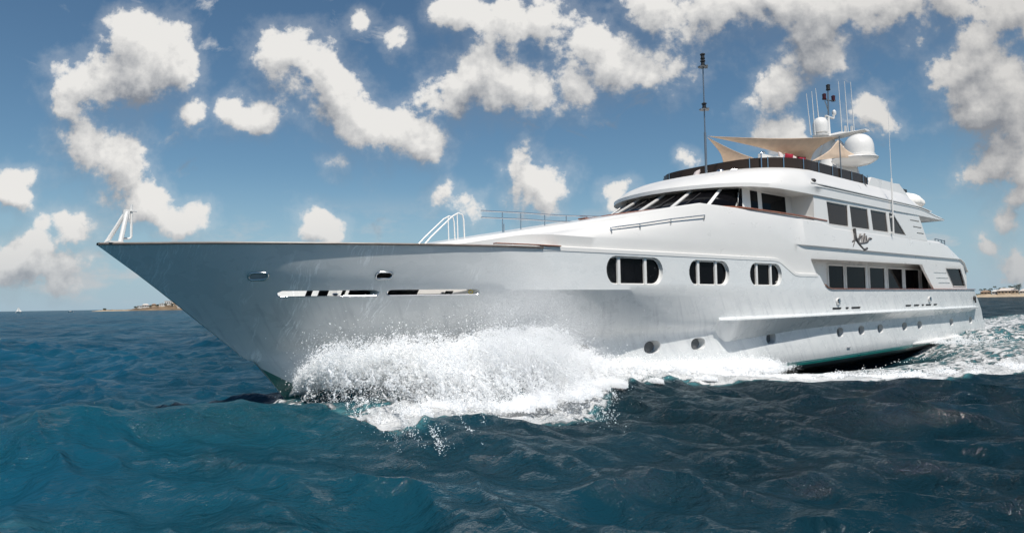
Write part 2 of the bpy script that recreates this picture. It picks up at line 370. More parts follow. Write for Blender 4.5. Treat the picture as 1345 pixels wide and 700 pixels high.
TOPB = [(-.2, .03), (.02, .20), (.3, .38), (.85, .80), (2.28, 1.75), (3.87, 2.56), (5.65, 3.32), (7.5, 3.97), (9.0, 4.36), (10.3, 4.50), (45, 4.5), (50.9, 4.38)]
KNB = [(1.27, .02), (2.0, .55), (3.87, 1.82), (5.65, 2.70), (7.5, 3.46), (9.2, 4.10), (10.4, 4.43), (11.4, 4.5), (45, 4.5), (50.9, 4.38)]
RUBB = [(2.62, .02), (4, .72), (6, 1.62), (8, 2.42), (10, 2.95), (12, 3.36), (14, 3.70), (16, 3.97), (18, 4.17), (20, 4.30), (23, 4.42), (26, 4.46), (45, 4.46), (52.4, 4.3)]
LOWB = [(3.30, .02), (5, .62), (7, 1.38), (10, 2.30), (13, 3.02), (16, 3.55), (20, 4.02), (24, 4.27), (30, 4.40), (45, 4.40), (52.9, 4.25)]
BOOTB = [(3.75, .02), (4.6, .26), (6, .70), (8, 1.34), (10, 1.98), (13, 2.72), (16, 3.30), (20, 3.86), (24, 4.16), (30, 4.30), (45, 4.28), (53.4, 4.15)]
BOOTZ = [(3.75, 1.12), (4.6, .62), (6, .30), (10, 0), (24, -.15), (38, -.10), (53.4, .16)]
TOPZ = [(-.2, 4.34), (24.0, 4.37), (25.35, 3.85), (27.7, 3.84), (27.95, 3.6), (28.2, 3.38), (28.5, 3.24), (28.9, 3.19), (50.9, 3.18)]
def smooth_tab(x, tab):      # monotone cubic through the table
    xs = [a for a, b in tab]; ys = [b for a, b in tab]; n = len(xs)
    if x <= xs[0]: return ys[0]
    if x >= xs[-1]: return ys[-1]
    d = [(ys[i+1]-ys[i])/(xs[i+1]-xs[i]) for i in range(n-1)]
    mm = [d[0]]+[0 if d[i-1]*d[i] <= 0 else 2*d[i-1]*d[i]/(d[i-1]+d[i]) for i in range(1, n-1)]+[d[-1]]
    i = max(k for k in range(n-1) if xs[k] <= x); h = xs[i+1]-xs[i]; q = (x-xs[i])/h
    return ((2*q**3-3*q*q+1)*ys[i]+(q**3-2*q*q+q)*h*mm[i]+(-2*q**3+3*q*q)*ys[i+1]+(q**3-q*q)*h*mm[i+1])
XT = sorted(set([round(v, 4) for v in list(-.2+51.1*np.linspace(0, 1, 190)**1.45)+[24.0, 24.4, 24.9, 25.35, 27.7, 27.95, 28.2, 28.5, 28.9]]))
TT = [(x+.2)/51.1 for x in XT]
RAILS = [(-.2, 50.9, TOPB, lambda x: interp(x, TOPZ)), (1.27, 50.9, KNB, lambda x: min(3.17, interp(x, TOPZ)-.04)), (2.62, 52.4, RUBB, lambda x: 2.0),
         (3.30, 52.9, LOWB, lambda x: 1.42), (3.75, 53.4, BOOTB, lambda x: interp(x, BOOTZ)),
         (5.0, 53.3, [(a+1.2, b*.72) for a, b in BOOTB], lambda x: -.62), (6.5, 53.0, [(6.5, .01), (53.0, .05)], lambda x: -1.6)]
SUB = 5
hv = []
for tt in TT:
    P = []
    for (a, b, tab, zf) in RAILS:
        x = a+(b-a)*tt; P.append(np.array([x, -smooth_tab(x, tab), zf(x)]))
    cw = sstep(P[1][0], 7.0, 10.0)          # the knuckle hardens where the flare dies away
    ring = []
    for i in range(len(P)-1):
        p0 = P[max(i-1, 0)]; p1 = P[i]; p2 = P[i+1]; p3 = P[min(i+2, len(P)-1)]
        m1 = (p2-p0)/2 if i else (p2-p1); m2 = (p3-p1)/2
        if i == 0: m2 = m2*(1-cw)+(p2-p1)*cw; m1 = (p2-p1)
        if i == 1: m1 = m1*(1-cw)+(p2-p1)*cw
        if i == 4: m2 = (p2-p1)
        if i == 5: m1 = m2 = (p2-p1)
        for k in range(SUB):
            q = k/SUB
            ring.append((2*q**3-3*q*q+1)*p1+(q**3-2*q*q+q)*m1+(-2*q**3+3*q*q)*p2+(q**3-q*q)*m2)
    ring.append(P[-1])
    hv.append([tuple(p) for p in ring]+[(p[0], -p[1], p[2]) for p in reversed(ring[:-1])])
NR = len(hv[0]); HV = [p for r in hv for p in r]; HF = []; HM = []
for i in range(len(hv)-1):
    for k in range(NR):
        j = (k+1) % NR
        HF.append((i*NR+k, i*NR+j, (i+1)*NR+j, (i+1)*NR+k))
        HM.append(1 if (4*SUB <= k < NR-1-4*SUB) else 0)
HF.append(tuple(range(NR))); HM.append(0); e = (len(hv)-1)*NR; HF.append(tuple(e+k for k in range(NR-1, -1, -1))); HM.append(0)
hull = mk('hull', HV, HF, M['hull'], None, None, [M['hull'], M['bottom']], HM)
bm = bmesh.new(); bm.from_mesh(hull.data); HB = BVHTree.FromBMesh(bm); bm.free()
def hb(s, z):
    r = HB.ray_cast(Vector((s, -20, z)), Vector((0, 1, 0)))
    return -r[0].y if r[0] else 0.0
def out_(d): return lambda s, z: -(hb(s, z)+d)
def in_(d): return lambda s, z: -(hb(s, z)-d)

OVALS = [(12.98, 15.92), (17.46, 20.12), (21.62, 24.2)]
PORTS = [13.25, 16.43, 18.82, 23.57, 29.82, 32.24, 34.61, 37.98, 40.3, 45.84, 49.98]
SLOTS = [(3.55, 5.82), (6.02, 8.40)]
SCUP = [(28.92, 29.92), (30.35, 30.75), (31.0, 32.1), (38.04, 38.95), (39.3, 40.2), (40.55, 41.0), (41.2, 42.2), (42.5, 43.2)]
cuts = []
for a, b in OVALS: cuts.append(pocket(stadium(a, b, 3.33, 4.26), lambda s, z: -5.0, lambda s, z: -4.35))
for p in PORTS:
    wdt = .40 if p < 20 else .36
    P = [(p+wdt*math.copysign(abs(math.cos(a))**.75, math.cos(a)), 1.15+.23*math.copysign(abs(math.sin(a))**.75, math.sin(a))) for a in np.linspace(0, 2*math.pi, 24, endpoint=False)]
    bp_ = hb(p, 1.15); cuts.append(pocket(P, lambda s, z, B=bp_: -(B+.6), lambda s, z, B=bp_: -(B-.24)))
for a, b in SLOTS:
    ss = list(np.linspace(a, b, 28))
    def hh(s, a=a, b=b):
        d = min(s-a, b-s)/.10; return .074*math.sqrt(max(.12, 1-max(0, 1-d)**2))
    cuts.append(strip_pocket(ss, lambda s, h=hh: 3.135-h(s), lambda s, h=hh: 3.135+h(s), out_(.3), in_(1.1)))
for a, b in SCUP: cuts.append(pocket(stadium(a, b, 2.235, 2.345, 4), lambda s, z: -5.0, lambda s, z: -4.42))
WELL = [(x, smooth_tab(x, KNB)-.46) for x in np.linspace(2.2, 9.6, 20)]
wp_ = [(x, -y) for x, y in WELL]+[(x, y) for x, y in reversed(WELL)]; n_w = len(wp_)
well = ([(x, y, 2.99) for x, y in wp_]+[(x, y, 5.0) for x, y in wp_], [tuple(range(n_w-1, -1, -1)), tuple(range(n_w, 2*n_w))]+[(i, (i+1) % n_w, (i+1) % n_w+n_w, i+n_w) for i in range(n_w)])
cut(hull, [well]); cut(hull, cuts); shade(hull.data, 26); par(hull, yacht)

def ring_on(name, P, yf, r, m, parent, n=6):
    return MB().tube([(a, yf(a, b), b) for a, b in P], r, n, closed=True).build(name, m, parent, 50)
def plate(P, yf, th):
    n = len(P); V = [(a, yf(a, b)-th, b) for a, b in P]+[(a, yf(a, b), b) for a, b in P]
    return V, [tuple(range(n)), tuple(range(2*n-1, n-1, -1))]+[(i, i+n, (i+1) % n+n, (i+1) % n) for i in range(n)]

# oval saloon windows: white frame with two mullions, dark pane behind
for a, b in OVALS:
    fr = MB(); L_ = b-a
    fr.tube([(x, -4.375, z) for x, z in inset(stadium(a, b, 3.33, 4.26), .025)], .032, 6, closed=True)
    for k in ((.235, .70) if L_ > 2.7 else (.255, .69)):
        fr.box((a+L_*k, -4.40, 3.795), (.13, .07, .90))
    w_ = fr.build('window', M['white'], yacht, 40)
    MB().add(*plate(inset(stadium(a, b, 3.33, 4.26), .01), lambda s, z: -4.358, .012)).build('pane', M['glass'], w_)
for p in PORTS:
    bp_ = hb(p, 1.15)
    P = [(p+.40*math.cos(a), 1.15+.225*math.sin(a)) for a in np.linspace(0, 2*math.pi, 24, endpoint=False)]
    w_ = ring_on('porthole', inset(P, .0), lambda s, z, B=bp_: -(B-.225), .014, M['steel'], yacht)
    MB().add(*plate(P, lambda s, z, B=bp_: -(B-.232), .006)).build('pane', M['portglass'], w_)
# mooring ports in the bow bulwark: rounded slots showing what lies behind
def slot_piece(mb, s0, s1, z0, z1, d):
    ss = np.linspace(s0, s1, max(2, int((s1-s0)/.12)+1)); V = []; F = []
    for s_ in ss:
        for z in (z0, z1): V.append((s_, -(hb(s_, z)-.50+d), z))
        for z in (z1, z0): V.append((s_, -(hb(s_, z)-.50), z))
    for i in range(len(ss)-1):
        for k in range(4): F.append((4*i+k, 4*i+(k+1) % 4, 4*i+4+(k+1) % 4, 4*i+4+k))
    e = 4*(len(ss)-1); F += [(3, 2, 1, 0), (e, e+1, e+2, e+3)]; mb.add(V, F)
for a, b in SLOTS:
    st = [(x, -(hb(x, 3.135)+.004), z) for x, z in stadium(a-.01, b+.01, 3.055, 3.215, 6)]
    so_ = MB(); rim = MB().tube(st, .012, 6, closed=True).build('mooring_slot', M['steel'], yacht, 50)
    dk = MB(); wt_ = MB(); ye = MB()
    if a < 4:
        pcs = ((5.33, 6.1, 3.0, 3.23), (4.34, 4.47, 3.0, 3.23), (4.62, 4.84, 3.0, 3.23), (5.16, 5.24, 3.0, 3.23))
        wt_.lathe((5.0, -(hb(5.0, 3.13)-.46), 3.02), [(.05, 0), (.09, .02), (.04, .05), (.09, .09), (.05, .12)], 12)
    else:
        pcs = ((6.29, 7.05, 3.0, 3.23), (7.78, 7.98, 3.0, 3.17))
        wt_.lathe((7.68, -(hb(7.68, 3.13)-.42), 3.02), [(.04, 0), (.07, .02), (.03, .05), (.07, .09), (.04, .12)], 12)
        ye.tube([(8.27+.07*math.cos(q), -(hb(8.27, 3.13)-.14)-.01*math.sin(3*q), 3.13+.05*math.sin(q)) for q in np.linspace(0, 6.28, 15)[:-1]], .022, 6, closed=True)
        ye.build('mooring_rope', M['yellow'], rim, 50)
    for pc in pcs:
        dk = MB(); slot_piece(dk, pc[0], pc[1], pc[2], pc[3], .02); dk.build('deck_gear', M['dark'], rim)
    wt_.build('bollard', M['steel'], rim, 40)
# anchor-chain plates high on the bow flare
for s_, zc in ((3.03, 3.575), (5.82, 3.576)):
    P = stadium(s_-.20, s_+.20, zc-.085, zc+.085, 6)
    rg = MB().tube([(x, -(hb(x, z)+.012), z) for x, z in P], .028, 8, closed=True).build('fairlead', M['steel'], yacht, 50)
    MB().add(*plate(P, lambda s, z: -(hb(s, z)+.004), .012)).build('dark_opening', M['grey'] if s_ < 4 else M['glass'], rg)
for a, b in SCUP:
    MB().add(*plate(stadium(a+.01, b-.01, 2.24, 2.34, 4), lambda s, z: -4.425, .012)).build('scupper', M['dark'], yacht)
for s_ in (29.51, 41.80):
    h = MB(); h.tube([(s_+.20*math.cos(q), -4.515, 2.63+.13*math.sin(q)) for q in np.linspace(0, 6.283, 17)[:-1]], .035, 6, closed=True)
    o = h.build('hawsehole', M['white'], yacht, 50)
    MB().add(*plate([(s_+.17*math.cos(q), 2.63+.11*math.sin(q)) for q in np.linspace(0, 6.283, 17)[:-1]], lambda s, z: -4.502, .006)).build('dark_opening', M['dark'], o)
    MB().tube([(s_, -4.56, 2.50), (s_, -4.56, 2.76)], .05, 8).tube([(s_-.15, -4.545, 2.63), (s_+.15, -4.545, 2.63)], .03, 8).build('roller', M['steel'], o, 40)
h = MB(); h.ball((50.7, -4.42, 2.62), (.13, .1, .16)); h.tube([(50.7, -4.44, 2.6), (50.7, -4.48, 2.3)], .05, 8); h.build('stern_light', M['rubber'], yacht, 50)
# small drain mouths with stains
for s_ in (29.9, 30.4, 39.6, 40.4): MB().box((s_, -hb(s_, 1.80)-.02, 1.80), (.05, .10, .14)).build('drain', M['grey'], yacht)
MB().box((30.6, -hb(30.6, .4), .40), (.35, .10, .05)).build('drain', M['grey'], yacht)

# the long white rubbing sponson along the after half
V = []; F = []
LOWZ = [(19.6, 1.75), (20.0, 1.35), (20.4, 1.15), (22.7, 1.27), (26, 1.44), (32, 1.54), (40, 1.64), (50, 1.76), (51.1, 1.93)]
ss = list(np.linspace(19.55, 21, 12))+list(np.linspace(21.4, 51.1, 70))
for s_ in ss:
    k = 1.75*sstep(s_, 19.55, 20.4)*(1-sstep(s_, 50.6, 51.1)*.8); zl = interp(s_, LOWZ)
    B = hb(min(s_, 50.8), 2.15)
    V += [(s_, -(B-.05), 2.21), (s_, -(B+.01), 2.10), (s_, -(B+.03+.21*k), 2.04), (s_, -(B+.03+.21*k), 2.0), (s_, -(hb(min(s_, 50.8), zl)+.004), zl), (s_, -(B-.3), zl+.1)]
for i in range(len(ss)-1):
    for k in range(6): F.append((6*i+k, 6*i+(k+1) % 6, 6*i+6+(k+1) % 6, 6*i+6+k))
F += [(5, 4, 3, 2, 1, 0), tuple(6*(len(ss)-1)+k for k in range(6))]
mk('rubbing_sponson', V, F, M['hull'], yacht, 20)
# teal boot stripe, and the thin second line above it
for (dz0, dz1, nm) in ((.0, .11, 'boot_stripe'), (.15, .175, 'boot_stripe')):
    V = []; F = []; ss = np.linspace(9, 53.2, 120)
    for s_ in ss:
        z0 = interp(s_, BOOTZ)
        for z in (z0+dz0, z0+dz1): V.append((s_, -(hb(min(s_, 52.8), z)+.007), z))
        for z in (z0+dz1, z0+dz0): V.append((s_, -(hb(min(s_, 52.8), z)-.02), z))
    for i in range(len(ss)-1):
        for k in range(4): F.append((4*i+k, 4*i+(k+1) % 4, 4*i+4+(k+1) % 4, 4*i+4+k))
    mk(nm, V, F, M['teal'], yacht, 30)
# spray rail and swim platform low at the stern
V = []; F = []; ss = np.linspace(39.2, 54.5, 40)
for s_ in ss:
    z = interp(s_, [(39.2, .06), (54.5, .20)]); B = hb(min(s_, 52.6), .3); k = .22*sstep(s_, 39.2, 40.5)
    V += [(s_, -(B-.1), z+.16), (s_, -(B+k), z+.10), (s_, -(B+k), z+.03), (s_, -(B-.1), z-.05)]
for i in range(len(ss)-1):
    for k in range(4): F.append((4*i+k, 4*i+(k+1) % 4, 4*i+4+(k+1) % 4, 4*i+4+k))
F += [(3, 2, 1, 0), tuple(4*39+k for k in range(4))]
mk('spray_rail', V, F, M['white'], yacht, 30)
MB().box((53.6, 0, .18), (2.2, 8.4, .22)).build('swim_platform', M['dullwhite'], yacht)

# cap rail round the bow bulwark and teak capping aft
def rail_strip(name, ss, yfn, zfn, wid, hgt, m, sides=(-1, 1)):
    mb = MB()
    for sg in sides:
        V = []; F = []
        for s_ in ss:
            y = yfn(s_); z = zfn(s_)
            for dy, dz in ((.05, 0), (.065, hgt*.5), (.045, hgt), (-wid, hgt), (-wid, 0)): V.append((s_, sg*(y+dy), z+dz))
        for i in range(len(ss)-1):
            for k in range(5): F.append((5*i+k, 5*i+(k+1) % 5, 5*i+5+(k+1) % 5, 5*i+5+k))
        F += [tuple(range(4, -1, -1)), tuple(5*(len(ss)-1)+k for k in range(5))]; mb.add(V, F)
    return mb.build(name, m, yacht, 35)
rail_strip('bow_cap_rail', list(-.2+10.4*np.linspace(0, 1, 60)**1.4), lambda s: smooth_tab(s, TOPB), lambda s: interp(s, TOPZ)+.003, .16, .055, M['capgrey'])
for sd_ in (-1, 1): rail_strip('teak_capping', list(np.linspace(8.6, 10.9, 14)), lambda s: smooth_tab(s, TOPB)+.02, lambda s: 4.435, .1, .035, M['wood'], (sd_,))
for sd_ in (-1, 1): rail_strip('teak_capping', [28.2, 28.3, 28.45, 28.65, 28.9, 29.3]+list(np.linspace(30, 51.0, 20)), lambda s: smooth_tab(s, TOPB), lambda s: interp(s, TOPZ)+.003, .2, .05, M['wood'], (sd_,))
# bow light mast on the stem head
bs_ = MB()
bs_.tube([(.02, .26, 4.40), (.22, .14, 4.80), (.40, .03, 5.18)], .055, 8, .05)
bs_.tube([(.24, -.22, 4.40), (.33, -.12, 4.80), (.42, -.03, 5.18)], .055, 8, .05)
bs_.box((.14, 0, 4.415), (.30, .60, .04)); bs_.box((.40, 0, 5.12), (.14, .13, .22)); bs_.box((.50, 0, 5.22), (.28, .10, .035))
bs_.tube([(.52, 0, 5.38), (.52, 0, 4.58), (.50, 0, 4.545), (.46, 0, 4.53), (.30, 0, 4.53)], .028, 8)
bs_.build('bow_light_mast', M['white'], yacht, 40)

# ------------------------------------------------------------------ superstructure
def zplane(s): return 4.40+.1745*(s-7.0)          # slope of the foredeck coaming
SUPT = [(18.9, 6.44), (28.2, 6.44), (29.6, 6.22), (44.5, 6.18), (46.0, 5.97), (48.76, 5.12), (49.2, 4.70), (49.5, 4.55)]
def ztop(s): return min(zplane(s), interp(s, SUPT)) if s < 20 else interp(s, SUPT)
W0 = [(7, 2.0), (9, 2.9), (10.0, 3.9), (10.7, 4.38), (11.2, 4.42), (49.5, 4.34)]
WT = [(7, 1.7), (9, 2.6), (12, 3.72), (16, 4.12), (19, 4.27), (21.5, 4.33), (28, 4.36), (49.5, 4.34)]
ss = sorted(set([round(v, 3) for v in list(np.linspace(7.05, 22, 60))+list(np.linspace(22.5, 49.5, 90))+[18.9, 25.4, 25.7, 26.0, 26.4, 28.2, 28.5, 29.0, 29.6, 44.5, 46, 48.76, 49.2]]))
V = []; F = []
for s_ in ss:
    zt = ztop(s_); w0 = smooth_tab(s_, W0); wt = smooth_tab(s_, WT)
    lg = sstep(s_, 25.35, 26.6)*.10; lgz = min(5.14, zt-.2)
    zc = min(4.80, zt-.12); z0 = min(4.36, zt-.3)
    wc = max(w0+.04, wt) if s_ < 12 else w0+.04
    w_mid = wc*.42+wt*.58+.05
    prof = [(w0, 3.0 if s_ > 24.6 else 4.30 if s_ > 9.7 else 2.95), (w0, z0), (wc, zc)]
    bl_ = sstep(s_, 23.6, 25.6); a = (zt-.1)-zc
    pa = [(wc*.93+wt*.07+.012, zc+a*.2), (wc*.8+wt*.2+.03, zc+a*.4), (wc*.62+wt*.38+.04, zc+a*.6)]; pb = [(wc, lgz-.02), (wc+lg, lgz+.03), (wc+lg, lgz+.07)]
    prof += [(p[0]*(1-bl_)+q[0]*bl_, p[1]*(1-bl_)+q[1]*bl_) for p, q in zip(pa, pb)]
    prof += [(max(wt+.03, wt+lg*.6), zt-.13), (wt, zt-.035), (wt-.06, zt)]
    ring = [(s_, -y, z) for y, z in prof]+[(s_, y, z) for y, z in reversed(prof)]
    V += ring; NQ = len(ring)
for i in range(len(ss)-1):
    for k in range(NQ): F.append((i*NQ+k, i*NQ+(k+1) % NQ, (i+1)*NQ+(k+1) % NQ, (i+1)*NQ+k))
F += [tuple(range(NQ-1, -1, -1)), tuple((len(ss)-1)*NQ+k for k in range(NQ))]
house = mk('main_deckhouse', V, F, M['white'])
RC = [27.1, 27.45, 27.9, 28.3, 28.7, 41.2, 42.2, 43.2]
def rlo(s): return interp(s, [(27.1, 4.52), (27.45, 4.10), (27.9, 3.58), (28.3, 3.24), (28.7, 3.08), (43.2, 3.08)])
def rhi(s): return interp(s, [(27.1, 4.58), (41.2, 4.66), (43.2, 3.16)])
cuts = [strip_pocket(RC, rlo, rhi, lambda s, z: -5.0, lambda s, z: -4.2)]
sw = [(45.35, 4.56), (48.30, 4.60), (49.22, 3.36), (46.68, 3.36)]
cuts.append(pocket(sw, lambda s, z: -5.0, lambda s, z: -4.27))
for (a, b, z) in ((43.25, 45.6, 4.22), (43.60, 45.93, 3.90), (43.97, 46.18, 3.60)):
    cuts.append(pocket([(a, z-.035), (b-.05, z-.035), (b-.05, z+.035), (a, z+.035)], lambda s, z: -5.0, lambda s, z: -4.31))
bm = bmesh.new(); bm.from_mesh(house.data); SB = BVHTree.FromBMesh(bm); bm.free()
cut(house, cuts)
cut(house, [pocket([(27.35, 3.05), (45.1, 3.05), (45.1, 4.72), (27.35, 4.72)], lambda s, z: -4.235, lambda s, z: -3.4)]); shade(house.data, 24); par(house, yacht)
w_ = MB(); w_.tube([(a, -4.34, b) for a, b in inset(sw, .03)], .04, 4, closed=True); w_ = w_.build('stern_window', M['white'], yacht)
MB().add(*plate(inset(sw, .01), lambda s, z: -4.276, .012)).build('pane', M['glass'], w_)
# saloon windows on the side deck
for i, (a, b) in enumerate(SALON):
    b = min(b, 45.05)
    P = [(a, 3.22), (b, 3.22), (b, 4.46), (a, 4.46)]
    w_ = MB().tube([(x, -3.425, z) for x, z in P], .05, 4, closed=True).build('saloon_window', M['dullwhite'], yacht)
    MB().add(*plate(P, lambda s, z: -3.405, .012)).build('pane', M['glass'], w_)

# ledge strip above the oval windows: it drops in a step and runs on to the side deck
V = []; F = []; path = [(10.2, 4.40)]+[(x, 4.42+.004*(x-11)) for x in np.linspace(11, 23.6, 26)]+[(24.0, 4.43), (24.25, 4.36), (25.1, 3.99), (25.4, 3.89), (25.8, 3.86), (27.5, 3.86)]
for i, (x, z) in enumerate(path):
    a = path[max(0, i-1)]; b = path[min(len(path)-1, i+1)]; d = Vector((b[0]-a[0], b[1]-a[1])).normalized(); nrm = (-d.y, d.x)
    for (y, k) in ((-4.30, .05), (-4.46, .05), (-4.515, .02), (-4.515, -.10), (-4.30, -.10)): V.append((x+nrm[0]*k, y, z+nrm[1]*k))
for i in range(len(path)-1):
    for k in range(5): F.append((5*i+k, 5*i+(k+1) % 5, 5*i+5+(k+1) % 5, 5*i+5+k))
F += [(4, 3, 2, 1, 0), tuple(5*(len(path)-1)+k for k in range(5))]
mk('ledge_moulding', V, F, M['white'], yacht, 30)

# teak capping round the front of the upper deck
TR = [(28.9, -4.38), (26, -4.40), (23, -4.36), (21.9, -4.34), (21.3, -4.25), (20.6, -3.97), (19.9, -3.30), (19.35, -2.5), (19.03, -1.5), (18.92, -.5)]
TRP = [(a, b) for a, b in TR]+[(a, -b) for a, b in reversed(TR)]
MB().tube([(a, b, 6.47+(.0 if a < 28.2 else -.05)) for a, b in TRP], .048, 8).build('teak_capping', M['wood'], yacht, 50)
# long handrail on the coaming
def coam(s, z): 
    r = SB.ray_cast(Vector((s, -20, z)), Vector((0, 1, 0)))
    return r[0].y if r[0] else -4.3
hr = MB(); pts = [(13.37, 5.17), (14.85, 5.38), (16.57, 5.66), (18.61, 5.94)]
hr.tube([(pts[0][0], coam(pts[0][0], pts[0][1]-.19)+.05, pts[0][1]-.19)]+[(a, coam(a, b)-.10, b) for a, b in pts]+[(pts[-1][0], coam(pts[-1][0], pts[-1][1]-.19)+.05, pts[-1][1]-.19)], .02, 8)
for a, b in pts: hr.tube([(a, coam(a, b)-.10, b), (a, coam(a, b-.17)-.03, b-.17), (a, coam(a, b-.19)+.08, b-.19)], .018, 8)
hr.build('handrail', M['steel'], yacht, 50)
# name in dark script
nm = MB()
for P, wd in NAME_STROKES:
    Q = [Vector((a, -4.50, b)) for a, b in P]
    fine = []
    for i in range(len(Q)-1):
        p0 = Q[max(0, i-1)]; p1 = Q[i]; p2 = Q[i+1]; p3 = Q[min(len(Q)-1, i+2)]
        for k in range(4):
            q = k/4; fine.append(.5*((2*p1)+(p2-p0)*q+(2*p0-5*p1+4*p2-p3)*q*q+(3*p1-p0-3*p2+p3)*q**3))
    fine.append(Q[-1]); nm.tube([(p.x, -4.47, p.z) for p in fine], wd*.62, 8)
nm.build('name_lettering', M['lettering'], yacht, 50)

# wheelhouse with its raked windscreen
WB = np.array([(19.5, 0), (19.55, -.9), (19.75, -1.8), (20.2, -2.5), (20.9, -3.0), (22.2, -3.3), (23.7, -3.4), (30, -3.4)])
WTP = np.array([(22.3, 0), (22.32, -.8), (22.4, -1.5), (22.6, -2.15), (22.95, -2.7), (23.4, -3.1), (23.75, -3.3), (30, -3.35)])
def crom(tab, t):
    n = len(tab); i = min(int(t), n-2); q = t-i
    def g(k): return tab[k] if k >= 0 else np.array([tab[-k][0], -tab[-k][1]])
    p0, p1, p2 = g(i-1), g(i), g(i+1); p3 = tab[min(i+2, n-1)]
    if i >= 6: return p1*(1-q)+p2*q
    return .5*((2*p1)+(p2-p0)*q+(2*p0-5*p1+4*p2-p3)*q*q+(3*p1-p0-3*p2+p3)*q**3)
def wh(t, h, off=0.0):
    sg = 1
    if t < 0: t = -t; sg = -1
    def pt(t, h): a = crom(WB, t); b = crom(WTP, t); p = a*(1-h)+b*h; return Vector((p[0], p[1], 6.25+1.35*h))
    p = pt(t, h)
    if off:
        e = .02; du = pt(min(7, t+e), h)-pt(max(0, t-e), h); dv = pt(t, min(1, h+e))-pt(t, max(0, h-e))
        if t < e: du = Vector((0, -1, 0))
        nn = du.cross(dv).normalized()
        if nn.y > 0 and nn.x > 0 or nn.dot(Vector((25, 0, 7))-p) > 0: nn = -nn
        p = p+nn*off
    return Vector((p.x, p.y*sg, p.z))
ts = list(np.linspace(-7, 7, 113)); V = []; F = []
for tt in ts:
    for h in (-.7, 0, .5, 1.02): V.append(wh(tt, h))
n4 = 4
for i in range(len(ts)-1):
    for k in range(3): F.append((i*n4+k, i*n4+k+1, (i+1)*n4+k+1, (i+1)*n4+k))
F.append(tuple(i*n4+3 for i in range(len(ts)))); F.append(tuple(i*n4 for i in reversed(range(len(ts)))))
F.append((0, 1, 2, 3)); F.append(tuple((len(ts)-1)*n4+k for k in (3, 2, 1, 0)))
wheel = mk('wheelhouse', V, F, M['white'], yacht, 30)
def patch(t0, t1, h0, h1, off, th, m, name, parent, lean=0.0, nn_=None):
    nt_ = nn_ or max(2, int(abs(t1-t0)*8)+1); V = []; F = []
    for i in range(nt_):
        f_ = i/(nt_-1)
        for (h, o_) in ((h0, off), (h1, off), (h1, off-th), (h0, off-th)): V.append(wh(t0+(t1-t0)*f_+lean*(h-h0), h, o_))
    for i in range(nt_-1):
        for k in range(4): F.append((4*i+k, 4*i+(k+1) % 4, 4*i+4+(k+1) % 4, 4*i+4+k))
    F += [(3, 2, 1, 0), tuple(4*(nt_-1)+k for k in range(4))]
    return mk(name, V, F, m, parent, 40)
PIL = [-3.75, -1.88, 0.05, 1.88, 3.78]
edges = [-5.8]+PIL+[5.82]
for a, b in zip(edges[:-1], edges[1:]): patch(a, b, .10, .965, .012, .03, M['glass'], 'windscreen_pane', wheel)
for p in PIL: patch(p-.10, p+.10, .02, 1.0, .06, .10, M['white'], 'windscreen_pillar', wheel, nn_=3)
patch(6.03, 6.125, .12, .95, .012, .03, M['glass'], 'wheelhouse_window', wheel)
patch(6.185, 6.52, .12, .93, .012, .03, M['glass'], 'wheelhouse_window', wheel)
# wipers
for p in (.6, 2.2, -1.2): MB().tube([wh(p, .05, .05), wh(p+.35, .45, .05), wh(p+.5, .85, .04)], .02, 6).build('wiper', M['rubber'], wheel)

# roof over the wheelhouse: a long brow sweeping aft into the sundeck overhang
E1 = [(21.62, 0, 7.60), (21.66, -.6, 7.60), (21.75, -1.1, 7.60), (22.02, -2, 7.60), (22.50, -3, 7.59), (23.25, -3.8, 7.57), (24.4, -4.28, 7.55), (26.2, -4.44, 7.53), (28, -4.47, 7.53), (33, -4.46, 7.53), (38, -4.45, 7.53), (41, -4.43, 7.54), (43.8, -4.41, 7.54), (45.4, -4.40, 7.53)]
E4 = [(25.6, 0, 8.86), (25.62, -.5, 8.86), (25.65, -1.0, 8.86), (25.75, -1.8, 8.86), (26.0, -2.5, 8.86), (26.6, -3.15, 8.86), (27.4, -3.62, 8.86), (28.3, -3.86, 8.86), (29.3, -3.88, 8.86), (33.4, -3.86, 8.86), (38, -3.84, 8.86), (40.6, -3.84, 8.80), (42.2, -3.9, 8.30), (43.75, -4.0, 7.98)]
def dens(E):
    out = []
    for i in range(len(E)-1):
        p0 = np.array(E[i-1]) if i else np.array([E[1][0], -E[1][1], E[1][2]]); p1 = np.array(E[i]); p2 = np.array(E[i+1]); p3 = np.array(E[min(i+2, len(E)-1)])
        for k in range(6):
            q = k/6; out.append(.5*((2*p1)+(p2-p0)*q+(2*p0-5*p1+4*p2-p3)*q*q+(3*p1-p0-3*p2+p3)*q**3))
    out.append(np.array(E[-1], float)); return out
d1 = dens(E1); d4 = dens(E4); V = []; F = []; KV = []
